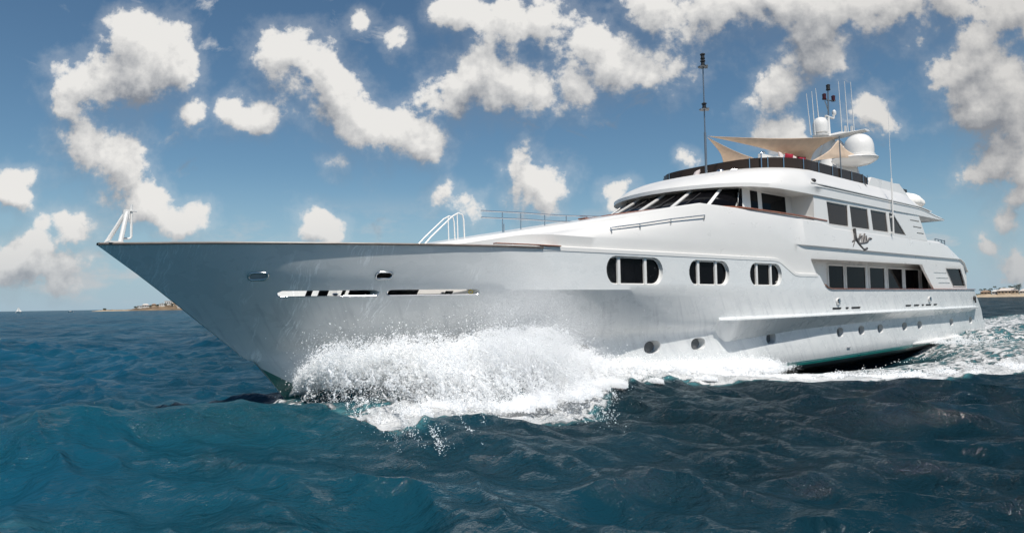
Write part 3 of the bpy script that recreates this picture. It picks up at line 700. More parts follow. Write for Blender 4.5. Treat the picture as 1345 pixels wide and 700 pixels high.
for a, b in zip(d1, d4):
    k = sstep(a[0], 25.5, 28.5); dz = b[2]-a[2]; ex = 1-sstep(a[0], 41.5, 45.0)*.45
    rows = [a+np.array([(.9 if abs(a[1]) < 4 else .2)*0, 0, 0]), a]
    inner = np.array([a[0]+(1.2-k*1.2), a[1]*.72, a[2]+.02]); rows[0] = inner
    front = [(.00, .13), (.06, .24), (.22, .50), (.42, .72), (.66, .88), (.85, .965), (1, 1)]
    side = [(.0, .30*ex), (-.05, .31*ex), (-.05, .345*ex), (.0, .36*ex), (.22, .44), (.62, .74), (1, 1)]
    for (f1, g1), (f2, g2) in zip(front, side):
        f_ = f1*(1-k)+f2*k; g_ = g1*(1-k)+g2*k
        p = np.array([a[0]*(1-f_)+b[0]*f_, a[1]*(1-f_)+b[1]*f_, a[2]+dz*g_])
        if k > 0 and a[0] > 27: p[0] = a[0]*(1-f_)+b[0]*f_
        rows.append(p)
    rows.append(np.array([b[0]+.5, b[1]*.6, b[2]-.02])); KV.append(rows)
NB = len(KV[0]); full = [[(p[0], -p[1], p[2]) for p in r] for r in reversed(KV[1:])]+[[tuple(p) for p in r] for r in KV]
V = [p for r in full for p in r]
for i in range(len(full)-1):
    for k in range(NB-1): F.append((i*NB+k, i*NB+k+1, (i+1)*NB+k+1, (i+1)*NB+k))
N_ = len(full)
for i in range(N_//2):      # close the deck and the underside between the two sides
    j = N_-1-i
    if j-1 > i+0:
        if j-1 != i+1 and i+1 < j-1:
            F.append((i*NB+NB-1, (i+1)*NB+NB-1, (j-1)*NB+NB-1, j*NB+NB-1)); F.append((i*NB, j*NB, (j-1)*NB, (i+1)*NB))
for k in range(NB-1): F.append((0*NB+k, 0*NB+k+1, (N_-1)*NB+k+1, (N_-1)*NB+k))
mk('wheelhouse_roof', V, F, M['white'], yacht, 32)
V = []; F = []; ss = np.linspace(27.3, 43.2, 40)
for s_ in ss:
    k = .07*sstep(s_, 27.3, 28.6)*(1-.9*sstep(s_, 41.5, 43.2)); y = 4.47-.004*(s_-27.3); z = interp(s_, [(27.3, 8.07), (41, 8.05), (43.6, 7.93)])
    V += [(s_, -(y-.25), z+.10), (s_, -(y+k), z+.03), (s_, -(y+k), z-.02), (s_, -(y-.25), z-.03)]
for i in range(len(ss)-1):
    for k in range(4): F.append((4*i+k, 4*i+(k+1) % 4, 4*i+4+(k+1) % 4, 4*i+4+k))
F += [(3, 2, 1, 0), tuple(4*39+k for k in range(4))]
mk('roof_moulding', V, F, M['white'], yacht, 30)
# upper deckhouse with its flush windows
UH = [(27.6, 6.1), (27.6, 7.56), (40.95, 7.56), (42.25, 6.1)]
uh = MB().prism(UH, -4.40, 4.40).build('upper_deckhouse', M['white'])
UW = [[(28.90, 7.37), (31.25, 7.37), (31.28, 6.26), (29.10, 6.26)], [(31.45, 7.37), (33.65, 7.37), (33.82, 6.26), (31.63, 6.26)], [(33.97, 7.37), (36.10, 7.37), (36.29, 6.26), (34.22, 6.26)], [(36.45, 7.37), (37.10, 7.37), (38.84, 6.26), (36.62, 6.26)]]
cuts = [pocket(P, lambda s, z: -5, lambda s, z: -4.34) for P in UW]
for (a, b, z) in ((39.37, 41.05, 7.19), (39.80, 41.38, 6.83), (40.37, 41.75, 6.50)): cuts.append(pocket([(a+.2, z-.035), (b-.02, z-.035), (b-.05, z+.035), (a+.2, z+.035)], lambda s, z: -5, lambda s, z: -4.30))
cut(uh, cuts); par(uh, yacht)
for P in UW:
    w_ = MB().tube([(a, -4.375, b) for a, b in inset(P, .02)], .030, 4, closed=True).build('upper_window', M['white'], yacht)
    MB().add(*plate(inset(P, .01), lambda s, z: -4.345, .014)).build('pane', M['brownglass'], w_)
# fairing at the after end of the sundeck
MB().prism([(35.25, 8.80), (35.74, 9.33), (39.8, 9.32), (40.9, 8.85), (41.6, 8.46), (43.7, 7.99), (43.7, 7.8), (35.25, 7.8)], -3.86, 3.86).build('sundeck_fairing', M['white'], yacht)
MB().box((45.1, 0, 5.9), (5.8, 7.6, .3)).build('aft_upper_deck', M['dullwhite'], yacht)
# ------------------------------------------------------------------ sundeck
WS = [(25.62, 0), (25.63, -.6), (25.66, -1.2), (25.78, -1.9), (26.05, -2.55), (26.7, -3.2), (27.45, -3.6), (28.4, -3.80), (29.5, -3.81), (32, -3.80), (35.75, -3.79)]
def wsp(k, n=60):
    d = dens([(a, b, 0) for a, b in WS]); i = k*(len(d)-1); j = min(int(i), len(d)-2); q = i-j
    return d[j]*(1-q)+d[j+1]*q
V = []; F = []; ks = np.linspace(0, 1, 61); allk = [(-1, k) for k in reversed(ks[1:])]+[(1, k) for k in ks]
for sg, k in allk:
    p = wsp(k); top = 9.37 if p[0] < 35.2 else 9.37-(p[0]-35.2)*.9
    for (dy, z) in ((0, 8.84), (0, top), (.03, top), (.03, 8.84)): V.append((p[0]+(dy*2 if k < .4 else 0), sg*(p[1]+dy), z))
for i in range(len(allk)-1):
    for k in range(4): F.append((4*i+k, 4*i+(k+1) % 4, 4*i+4+(k+1) % 4, 4*i+4+k))
ws_ = mk('sundeck_windscreen', V, F, M['brownglass'], yacht, 30)
for x in (25.9, 26.35, 26.95, 28.05, 29.6, 30.95, 32.25, 33.4, 34.45, 35.3):
    k = min(ks, key=lambda q: abs(wsp(q)[0]-x)); p = wsp(k)
    for sg in (1, -1): MB().tube([(p[0]-.02, sg*(p[1]-.03), 8.72), (p[0]-.02, sg*(p[1]-.03), 9.39)], .024, 6).build('post', M['steel'], ws_, 40)
hk = MB(); hk.tube([(26.05, -2.75, 8.8), (26.05, -2.75, 9.5), (26.1, -2.75, 9.62), (26.25, -2.75, 9.66), (26.4, -2.75, 9.62)], .03, 8); hk.build('handhold', M['steel'], yacht, 50)

# tall steel pole with all-round signal lights
pl_ = MB(); pl_.tube([(24.2, -1, 8.2), (24.2, -1, 10.6)], .055, 10); pl_.tube([(24.2, -1, 10.6), (24.2, -1, 14.0)], .032, 8)
pole = pl_.build('signal_pole', M['pole'], yacht, 40)
def lamp(c, name, parent, n=1):
    b = MB(); b.lathe(c, [(.22, -.06), (.24, -.03), (.05, 0)], 14); b.box((c[0]+.12, c[1]-.12, c[2]-.03), (.5, .10, .03), .6)
    o = b.build(name, M['pole'], parent, 40)
    for k in range(n):
        b = MB(); b.lathe((c[0], c[1], c[2]+k*.32), [(.10, 0), (.11, .05), (.085, .06), (.085, .20), (.12, .21), (.12, .25), (.05, .29)], 12); b.build('lamp_housing', M['rubber'], o, 30)
lamp((24.2, -1, 13.75), 'signal_light', pole, 2); lamp((24.2, -1, 11.72), 'signal_light', pole, 1)
# awning pole on the port rail, with its stay
MB().tube([(31.95, -3.86, 8.5), (31.9, -3.86, 11.02)], .03, 8).build('awning_pole', M['pole'], yacht, 40)
MB().tube([(34.6, -3.86, 9.0), (34.9, -4.0, 8.55)], .02, 6).build('stay', M['pole'], yacht, 40)
# whip aerial on the side
wa = MB(); wa.tube([(36.66, -4.52, 6.15), (36.61, -4.56, 9.25)], .045, 8); wa.tube([(36.61, -4.56, 9.25), (36.4, -4.62, 13.2)], .018, 6, .008); wa.box((36.64, -4.47, 7.15), (.12, .14, .1)); wa.box((36.66, -4.45, 6.3), (.12, .14, .1))
wa.build('whip_aerial', M['white'], yacht, 40)

# radar mast
mst = MB()
for sg in (-1, 1):
    P = [(38.6, 1.5*sg, 8.6), (38.9, 1.35*sg, 10.3), (39.2, 1.0*sg, 11.5), (39.4, .5*sg, 12.3)]
    mst.tube(P, .75, 12, .32)
mst.lathe((39.5, 0, 9.0), [(1.2, 0), (.85, 1.2), (.55, 2.4), (.40, 3.4), (.34, 3.75)], 20)
mast = mst.build('radar_mast', M['white'], yacht, 40)
wg = MB(); 
for sg in (-1, 1):
    pr = []
    V = []; F = []
    for k in range(9):
        q = k/8; y = sg*q*2.35; wd_ = .75-.35*q; z = 12.72+.06*q; th = .16-.08*q
        V += [(39.4-wd_, y, z), (39.4-wd_*.4, y, z+th), (39.4+wd_*.6, y, z+th), (39.4+wd_, y, z), (39.4, y, z-th*.8)]
    for i in range(8):
        for k in range(5): F.append((5*i+k, 5*i+(k+1) % 5, 5*i+5+(k+1) % 5, 5*i+5+k))
    F += [(4, 3, 2, 1, 0), tuple(40+k for k in range(5))]; wg.add(V, F)
wg.build('crosstree', M['white'], mast, 40)
sd = MB(); sd.lathe((38.42, 0, 12.72), [(.46, 0), (.48, .10), (.34, .16), (.44, .24), (.455, .62), (.44, .80), (.38, 1.0), (.27, 1.12), (.12, 1.18), (.02, 1.19)], 28); sd.build('small_dome', M['white'], mast, 32)
# the big satellite dome to port and its tray
bd = MB(); bd.lathe((38.2, -2.3, 10.98), [(.80, 0), (.86, .06), (.86, .14), (.80, .16), (.81, .45), (.79, .72), (.72, .98), (.58, 1.18), (.40, 1.31), (.2, 1.38), (.02, 1.39)], 36)
bd.build('satellite_dome', M['white'], mast, 32)
MB().lathe((37.8, -2.2, 10.58), [(.4, -.14), (.85, -.05), (1.18, .14), (1.26, .26), (1.22, .32), (.8, .38)], 36).build('dome_tray', M['white'], mast, 32)
MB().tube([(38.4, -.3, 10.2), (38.2, -1.2, 10.05), (37.8, -1.9, 10.35)], .42, 12, .5).build('dome_bracket', M['white'], mast, 40)
MB().ball((36.0, -1.0, 9.7), (.75, .8, .75)).build('small_dome', M['white'], mast, 40)
tm = MB(); tm.tube([(39.55, 0, 12.7), (39.55, 0, 14.15)], .13, 8, .09); tm.box((39.75, 0, 14.15), (1.1, .12, .08)); tm.box((39.1, 0, 13.95), (.1, .1, .2)); tm.box((40.35, 0, 14.3), (.1, .1, .25)); tm.build('topmast', M['white'], mast, 40)
tp = MB(); tp.tube([(39.6, 0, 14.1), (39.7, 0, 15.9)], .05, 8); tp.tube([(39.15, 0, 15.15), (40.4, 0, 15.3)], .035, 6); tp.tube([(39.6, 0, 14.5), (39.1, -.1, 14.85), (38.95, -.1, 15.0)], .03, 6); tp.build('light_pole', M['pole'], mast, 40)
for c in ((39.72, 0, 15.86), (39.12, 0, 15.16), (40.4, 0, 15.28)):
    MB().lathe(c, [(.12, 0), (.14, .05), (.11, .07), (.12, .30), (.14, .32), (.06, .38)], 12).build('navigation_light', M['redlens'] if c[2] < 15.5 else M['rubber'], mast, 30)
MB().lathe((40.45, 0, 14.38), [(.09, 0), (.13, .1), (.12, .25), (.04, .36)], 12).build('gps_puck', M['white'], mast, 30)
for (x0, z0, x1, z1) in ((37.1, 12.6, 36.72, 15.1), (37.66, 12.7, 37.43, 15.35), (38.25, 13.6, 37.97, 15.65), (41.5, 13.3, 41.25, 16.75), (42.44, 13.3, 42.18, 16.95), (43.4, 13.4, 43.13, 17.1)):
    MB().tube([(x0, 0, z0), ((x0+x1)/2, 0, (z0+z1)/2), (x1, 0, z1)], .038, 6, .016).build('whip_aerial', M['white'], mast, 40)
MB().tube([(39.4, 0, 12.85), (41.2, 0, 13.35), (43.55, 0, 13.72)], .14, 8, .06).box((42.0, 0, 13.75), (.12, .12, .4)).box((43.0, 0, 13.9), (.12, .12, .4)).build('aerial_bracket', M['white'], mast, 40)
# searchlight and fittings on the roof edge
sl_ = MB(); sl_.tube([(25.7, -3.30, 8.0), (25.72, -3.32, 8.45)], .07, 8); sl_.box((25.9, -3.32, 8.5), (.62, .3, .18), .2); sl_.build('searchlight', M['white'], yacht, 40)
vt = MB(); vt.tube([(26.3, -3.95, 8.25), (27.2, -4.26, 8.2), (28.1, -4.36, 8.1)], .05, 8); vt.ball((27.8, -4.33, 8.23), (.17, .12, .1)); vt.build('roof_vent', M['rubber'], yacht, 40)
gr_ = MB(); gr_.tube([(24.7, -1.55, 8.58), (25.0, -1.9, 8.74), (25.3, -2.2, 8.7)], .11, 8); gr_.ball((24.75, -1.4, 8.72), (.2, .2, .16)); gr_.box((25.2, -2.3, 8.66), (.7, .2, .12), .5); gr_.build('horn', M['steel'], yacht, 40)
MB().lathe((40.2, -3.1, 9.0), [(.3, 0), (.35, .25), (.6, .30), (.62, .42), (.2, .55)], 18).build('deck_ventilator', M['white'], yacht, 40)

# stainless rails on the foredeck coaming
for y in (1.5, -.4):
    rl = MB(); sx = 1.0 if y > 0 else 0
    rl.tube([(8.9+sx, y, 4.75+.17*sx), (9.15+sx, y, 5.0+.17*sx), (10.0+sx, y, 5.72+.17*sx), (10.25+sx, y, 5.85+.17*sx), (10.42+sx, y, 5.80+.17*sx), (10.47+sx, y, 5.62+.17*sx), (10.5+sx, y, 4.95+.17*sx)], .026, 8)
    rl.tube([(10.2+sx, y, 5.82+.17*sx), (10.22+sx, y, 4.9+.17*sx)], .022, 8)
    rl.build('stair_handrail', M['white'], yacht, 50)
rl = MB()
for z in (0, -.24): rl.tube([(11.75, .25, 6.11+z), (13.6, .25, 6.18+z), (15.6, .25, 6.22+z), (18.2, .25, 6.36+z)], .024, 8)
for x in (12.75, 13.65, 14.9, 16.1, 17.3): rl.tube([(x, .25, zplane(x)-.05), (x, .25, interp(x, [(11.75, 6.1), (13.6, 6.17), (18.2, 6.35)])-.02)], .024, 8)
MB().tube([(12.06, -.6, zplane(12)-.05), (12.06, -.6, zplane(12)+.3)], .04, 8).build('deck_cleat', M['steel'], yacht, 50)
rl.build('foredeck_rail', M['steel'], yacht, 50)
MB().box((17.3, .3, 6.20), (.5, .4, .05), 0).build('deck_hatch', M['wood'], yacht)
for sg in (-1, 1):
    st_ = MB()
    for x in (45.2, 45.8, 46.4, 47.0): st_.tube([(x, 3.9*sg, 6.0), (x, 3.9*sg, 6.42)], .03, 6)
    st_.tube([(45.2, 3.9*sg, 6.42), (47.0, 3.9*sg, 6.36)], .03, 6); st_.tube([(45.2, 3.9*sg, 6.25), (47.0, 3.9*sg, 6.2)], .025, 6)
    st_.build('stern_rail', M['steel'], yacht, 40)

# ------------------------------------------------------------------ loose things on board
def sailcloth(name, A, B, C, sag, label, n=26, pull=.16):
    """a tensioned three-cornered cloth: hollow edges, slight belly"""
    A, B, C = Vector(A), Vector(B), Vector(C); ce = (A+B+C)/3; V = []; F = []; idx = {}
    nrm = (B-A).cross(C-A).normalized()
    for i in range(n+1):
        for j in range(n+1-i):
            a = i/n; b = j/n; c = 1-a-b
            p = A*a+B*b+C*c
            e = 1-27*a*b*c*.0
            edge = (4*a*b*(1-c)**2+4*b*c*(1-a)**2+4*a*c*(1-b)**2)
            p = p+(ce-p)*pull*edge*1.5
            p = p+Vector((0, 0, -1))*sag*27*a*b*c + nrm*.02*math.sin(9*a+5*b)*27*a*b*c
            idx[(i, j)] = len(V); V.append(p)
    for i in range(n):
        for j in range(n-i):
            F.append((idx[i, j], idx[i+1, j], idx[i, j+1]))
            if j < n-i-1: F.append((idx[i+1, j], idx[i+1, j+1], idx[i, j+1]))
    me = bpy.data.meshes.new(name); me.from_pydata([tuple(v) for v in V], [], F); me.materials.append(M['sail'])
    o = bpy.data.objects.new(name, me); COL.objects.link(o); shade(me, 60)
    md = o.modifiers.new('cloth_thickness', 'SOLIDIFY'); md.thickness = .012
    return tag(o, label, 'awning', 'beige awnings over the sundeck')
sailcloth('shade_sail', (24.35, -1.0, 10.45), (31.83, -3.8, 10.98), (31.9, -2.3, 9.92), .10, 'largest beige shade sail, stretched high from the tall steel pole to the port awning pole', pull=.13)
sailcloth('shade_sail', (24.35, -1.0, 10.40), (28.5, .7, 9.75), (32.3, .4, 10.45), .1, 'small narrow beige shade sail hanging low just behind the tall steel pole', pull=.17)
sailcloth('shade_sail', (35.4, -2.3, 11.62), (38.4, -2.35, 10.98), (32.0, -2.3, 9.98), .1, 'peaked beige shade sail right in front of the big white satellite dome', pull=.17)
def cushion(loc, rz, tilt, m, label):
    n = 9; V = []; F = []
    for sgn in (1, -1):
        for i in range(n):
            for j in range(n):
                a = i/(n-1)*2-1; b = j/(n-1)*2-1
                k = (1-a**4)*(1-b**4); V.append((a*.42*(1-.10*(1-b*b)), sgn*.14*k**.6, b*.36*(1-.10*(1-a*a))))
    for s in (0, 1):
        for i in range(n-1):
            for j in range(n-1):
                q = (i*n+j, (i+1)*n+j, (i+1)*n+j+1, i*n+j+1); q = tuple(x+s*n*n for x in q); F.append(q if s else q[::-1])
    Mx = Matrix.Translation(loc) @ Matrix.Rotation(rz, 4, 'Z') @ Matrix.Rotation(tilt, 4, 'X')
    me = bpy.data.meshes.new('cushion'); me.from_pydata(V, [], F); me.materials.append(m); shade(me, 70)
    o = bpy.data.objects.new('cushion', me); COL.objects.link(o); o.matrix_world = Mx @ Matrix.Diagonal((.72, .72, .66, 1))
    return tag(o, label, 'cushion', 'cushions along the sundeck seat')
sfa = MB(); sfa.box((29.8, -2.3, 9.2), (4.6, .9, .85)); sfa.box((29.8, -1.9, 9.5), (4.6, .2, .75))
tag(sfa.build('sundeck_sofa', M['dullwhite']), 'long white sofa behind the bronze sundeck windscreen', 'sofa')
cushion((28.45, -2.5, 9.74), .3, -.3, M['pink'], 'foremost white printed cushion of the sundeck row')
cushion((29.1, -2.55, 9.74), -.2, .2, M['red'], 'red cushion between the foremost and the middle white cushions')
cushion((29.75, -2.5, 9.76), .1, -.25, M['pink'], 'middle white printed cushion with a red one on either side')
cushion((30.4, -2.55, 9.76), -.3, .2, M['red'], 'second red cushion, under the low corner of the big shade sail')
cushion((31.0, -2.5, 9.78), .2, -.2, M['pink'], 'rear white cushion tucked under the low corner of the shade sail')
def flagpack(loc, m, label):
    o = cushion(loc, .9, .5, m, label); return o
fp_ = flagpack((24.35, -.35, 8.72), M['pink'], 'lone white and pink cushion at the front tip of the bronze windscreen')
# covered water scooter and outboard on the upper deck aft
tn = empty('covered_tender', (43.2, -2.9, 8.2))
tag(tn, 'small inflatable tender under a white cover on the roof aft', 'tender')
V = []; F = []; n = 18
for i in range(13):
    q = i/12; x = 41.9+3.0*q; wdt = .75*math.sin(math.pi*min(1, .12+q*.80))**.5; hh_ = .62*math.sin(math.pi*min(1, .2+q*.72))**.6
    for k in range(n):
        a = 2*math.pi*k/n; V.append((x, -3.1+wdt*math.cos(a)*(1+.04*math.sin(5*q*3+k)), 8.62+hh_*math.sin(a)*(1 if math.sin(a) > 0 else .55)))
for i in range(12):
    for k in range(n): F.append((i*n+k, i*n+(k+1) % n, (i+1)*n+(k+1) % n, (i+1)*n+k))
F += [tuple(range(n-1, -1, -1)), tuple(12*n+k for k in range(n))]
mk('cover', V, F, M['cover'], tn, 50)
ob = MB(); ob.box((41.9, -3.1, 9.28), (1.2, .45, .16)); ob.box((41.7, -3.1, 9.05), (.45, .4, .4), 0, .8); ob.tube([(41.2, -3.1, 9.3), (42.6, -3.1, 9.2)], .06, 6); ob.tube([(42.4, -3.3, 9.05), (42.6, -2.8, 9.2)], .08, 6)
ob.build('outboard_motor', M['rubber'], tn, 40)
MB().box((43.4, -3.1, 8.25), (2.2, 1.0, .2)).build('cradle', M['grey'], tn)
# ------------------------------------------------------------------ the sea
CAMX, CAMY = -3.5, -18.8
ang = np.concatenate([np.linspace(-180, -52, 60, endpoint=False), np.linspace(-52, 52, 1150, endpoint=False), np.linspace(52, 180, 60, endpoint=False)])*math.pi/180
rad = [0.8]
while rad[-1] < 30000:
    r_ = rad[-1]; rad.append(r_*(1.0046 if r_ < 70 else 1.011 if r_ < 400 else 1.05))
rad = np.array(rad)
A_, R_ = np.meshgrid(ang, rad)
th = ALPHA-A_
X0 = (CAMX+R_*np.cos(th)).ravel(); Y0 = (CAMY+R_*np.sin(th)).ravel()
dr = np.gradient(rad)[:, None]*np.ones_like(A_); spacing = np.maximum(dr, R_*(ang[601]-ang[600])).ravel()
Xd = X0.copy(); Yd = Y0.copy(); Zd = np.zeros_like(X0)
wr = np.random.default_rng(5); NW = 110
lam = np.exp(np.linspace(math.log(.32), math.log(26), NW)); wind = math.radians(200)
fade_r = R_.ravel()
def nz(x, y, s, seed=0):
    """cheap smooth value noise, periodic sums"""
    q = np.random.default_rng(seed); o = np.zeros_like(x)
    for k in range(7):
        a = q.uniform(0, 6.283); f = s*q.uniform(.6, 1.7); o += np.sin(f*(x*math.cos(a)+y*math.sin(a))+q.uniform(0, 6.283)+1.3*np.sin(f*.6*(y*math.cos(a)-x*math.sin(a))+q.uniform(0, 6.28)))
    return o/7
# distance from the hull, and calmer water right beside it
hy = np.interp(X0, [4, 8, 12, 16, 20, 50], [0, 1.4, 2.6, 3.5, 4.0, 4.2])
dport = -Y0-hy
patchy = .8+.45*nz(X0, Y0, .22, 3)
calm = 1-.72*np.clip((X0-15)/4, 0, 1)*np.clip((50-X0)/6, 0, 1)*np.clip((Y0+10.5)/2.5, 0, 1)*np.clip((2-Y0)/2, 0, 1)
for i, L in enumerate(lam):
    k = 2*math.pi/L; d = wind+wr.normal(0, .62); ph = wr.uniform(0, 6.283)
    a = .0068*L*(1.0 if L < 3.0 else (3.0/L)**.55)*(.85 if L > 12 else 1)*(1.65 if .6 < L < 3.0 else 1)*wr.uniform(.6, 1.4)
    att = np.clip((L/spacing-2.0)/2.0, 0, 1)*a
    if L < 3: att = att*np.clip(patchy, .55, 1.5)
    att = att*calm
    p = k*(X0*math.cos(d)+Y0*math.sin(d))+ph
    c = np.cos(p); s = np.sin(p)
    Zd += att*s; Xd += 1.15*att*c*math.cos(d); Yd += 1.15*att*c*math.sin(d)
# ship's own waves: bow wave thrown to port, trough amidships, diverging wash
def ridge(pth, hs, ws_):
    px = np.array([p[0] for p in pth]); py = np.array([p[1] for p in pth])
    yc = np.interp(X0, px, py); h = np.interp(X0, px, hs, left=0, right=0); wd = np.interp(X0, px, ws_)
    return h, (Y0-yc)/wd
Zs = np.zeros_like(X0)
h, q = ridge([(2.8, -3.2), (4.4, -4.4), (6, -4.9), (9, -5.3), (12, -5.0), (16, -4.7), (20, -7.6), (24, -10.6), (50, -18)], [0, .1, .12, .15, .2, .2, .10, .05, .05], [.7, .7, .8, .9, .9, .7, .7, .9, 2])
Zs += h*np.exp(-q*q)
h, q = ridge([(3.6, 0), (6, -1), (10, -2.6), (14, -3.6), (18, -4.2)], [.1, .5, .6, .45, 0], [1.2, 1.4, 1.4, 1.0, 1])
Zs += h*np.exp(-q*q)
h, q = ridge([(21, -4), (26, -4.5), (33, -4.5), (39, -4.4), (43, -4.3)], [-.2, -1.1, -1.35, -.9, -.1], [1.6, 2.2, 2.8, 2.4, 1.5])
Zs += h*np.exp(-q*q)
h, q = ridge([(40, -5), (46, -5.2), (56, -6), (80, -9)], [0, .25, .45, .1], [1, 1.5, 2, 3])
Zs += h*np.exp(-q*q)
# smooth swell left of the bow
h, q = ridge([(-14, -4.6), (-7, -3.4), (-2, -2.6), (2.5, -2.9), (5, -4.2), (7, -6)], [.0, .34, .62, .55, .12, .0], [2, 1.8, 1.6, 1.3, 1.1, 1]); Zs += h*np.exp(-q*q)
# foam: 0 none .. 1 solid white water
foam = np.zeros_like(X0)
inner = hy-.4
outb = np.interp(X0, [3.4, 4.0, 5.5, 8.2, 10, 12, 14, 16, 18.8, 20.9, 23.7, 28, 40, 60, 140], [3.0, 6.9, 6.2, 7.8, 7.1, 5.9, 5.2, 5.6, 8.0, 10.2, 12.0, 13.0, 16, 22, 40])+.45*nz(X0, Y0, 1.1, 9)+.25*nz(X0, Y0, 3.1, 12)
inside = np.clip((outb+Y0)/.6, 0, 1)*np.clip((-Y0-inner)/.3, 0, 1)*(X0 > 3.0)
lev = np.interp(X0, [3.2, 4.2, 6, 12, 16, 19, 26, 54, 70, 160], [0, .7, .82, .90, .90, .94, .76, .68, .58, .36])
edge_b = np.exp(-((outb+Y0-.9)/1.0)**2)*.38
foam = np.maximum(foam, inside*np.clip(lev+edge_b, 0, 1.1))
st_w = np.clip(1-np.abs(Y0)/(4.4+.06*(X0-53)), 0, 1)*(X0 > 52.5)
foam = np.maximum(foam, np.clip(st_w*3, 0, 1)*np.interp(X0, [52, 54, 75, 200], [0, 1, .8, .35]))
foam = np.where(np.abs(Y0) < inner-.3, np.where((X0 > 5) & (X0 < 52), 0, foam), foam)
foam = foam*(1-np.clip((X0-21)/3, 0, 1)*np.clip((41-X0)/5, 0, 1)*np.clip((Y0+6.9)/.9, 0, 1))
foam = foam*(1-.9*np.exp(-(((X0-4.9)/.9)**2+((Y0+3.5)/.9)**2)))*(1-.9*np.exp(-(((X0-5.4)/.9)**2+((Y0+1.5)/1.0)**2)))*(1-.7*np.exp(-(((X0-8.8)/.9)**2+((Y0+4.2)/.6)**2)))
# scattered whitecap remnants
caps = np.clip(nz(X0, Y0, .55, 21)-.62, 0, 1)*np.clip(Zd*4, 0, 1)*.8
pt2 = np.exp(-(((X0+2.4)/.9)**2+((Y0+8.3)/.5)**2))*.42
foam = np.maximum(foam, np.maximum(caps, pt2))
lump = nz(X0, Y0, 3.2, 31)*.5+nz(X0, Y0, 6.5, 32)*.35
Zd = Zd*(1-.35*np.clip(foam, 0, 1))+Zs+np.clip(foam, 0, 1)*calm*(.10+.17*lump+.10*nz(X0, Y0, 11.0, 35)*np.clip(.08/spacing, 0, 1))*np.clip(4*.3/spacing, 0, 1)
# keep the water out of the open inside of nothing: the hull is solid, so no trimming is needed
# aerated turquoise water around and ahead of the bow
aer = np.exp(-(((X0-.5)/8.0)**2+((Y0+1.5)/5.5)**2))
aer = np.maximum(aer, .75*np.exp(-(((X0+7)/11)**2+((Y0+6)/9)**2)))
aer = np.clip(aer*(.80+.7*nz(X0, Y0, .30, 41)+.4*nz(X0, Y0, .9, 43)), 0, 1)
na, nr_ = len(ang), len(rad)
me = bpy.data.meshes.new('sea')
nv = na*nr_+1
verts = np.empty((nv, 3), np.float32); verts[:-1, 0] = Xd; verts[:-1, 1] = Yd; verts[:-1, 2] = Zd; verts[-1] = (CAMX, CAMY, 0)
ii, jj = np.meshgrid(np.arange(nr_-1), np.arange(na), indexing='ij'); j2 = (jj+1) % na
quads = np.stack([ii*na+jj, (ii+1)*na+jj, (ii+1)*na+j2, ii*na+j2], -1).reshape(-1, 4)
tri = np.stack([np.arange(na), (np.arange(na)+1) % na, np.full(na, nv-1)], -1)[:, ::1]
loops = np.concatenate([quads.ravel(), tri.ravel()]).astype(np.int32)
ls = np.concatenate([np.arange(len(quads))*4, len(quads)*4+np.arange(na)*3]).astype(np.int32)
lt = np.concatenate([np.full(len(quads), 4), np.full(na, 3)]).astype(np.int32)
me.vertices.add(nv); me.vertices.foreach_set('co', verts.ravel()); me.loops.add(len(loops)); me.loops.foreach_set('vertex_index', loops)
me.polygons.add(len(ls)); me.polygons.foreach_set('loop_start', ls); me.polygons.foreach_set('loop_total', lt); me.polygons.foreach_set('use_smooth', np.ones(len(ls), bool))
me.update(calc_edges=True); me.validate()
if me.polygons[1000].normal.z < 0: me.flip_normals()
for nm_, arr in (('foam', foam), ('aerated', aer)):
    at = me.attributes.new(nm_, 'FLOAT', 'POINT'); at.data.foreach_set('value', np.append(arr, 0).astype(np.float32))
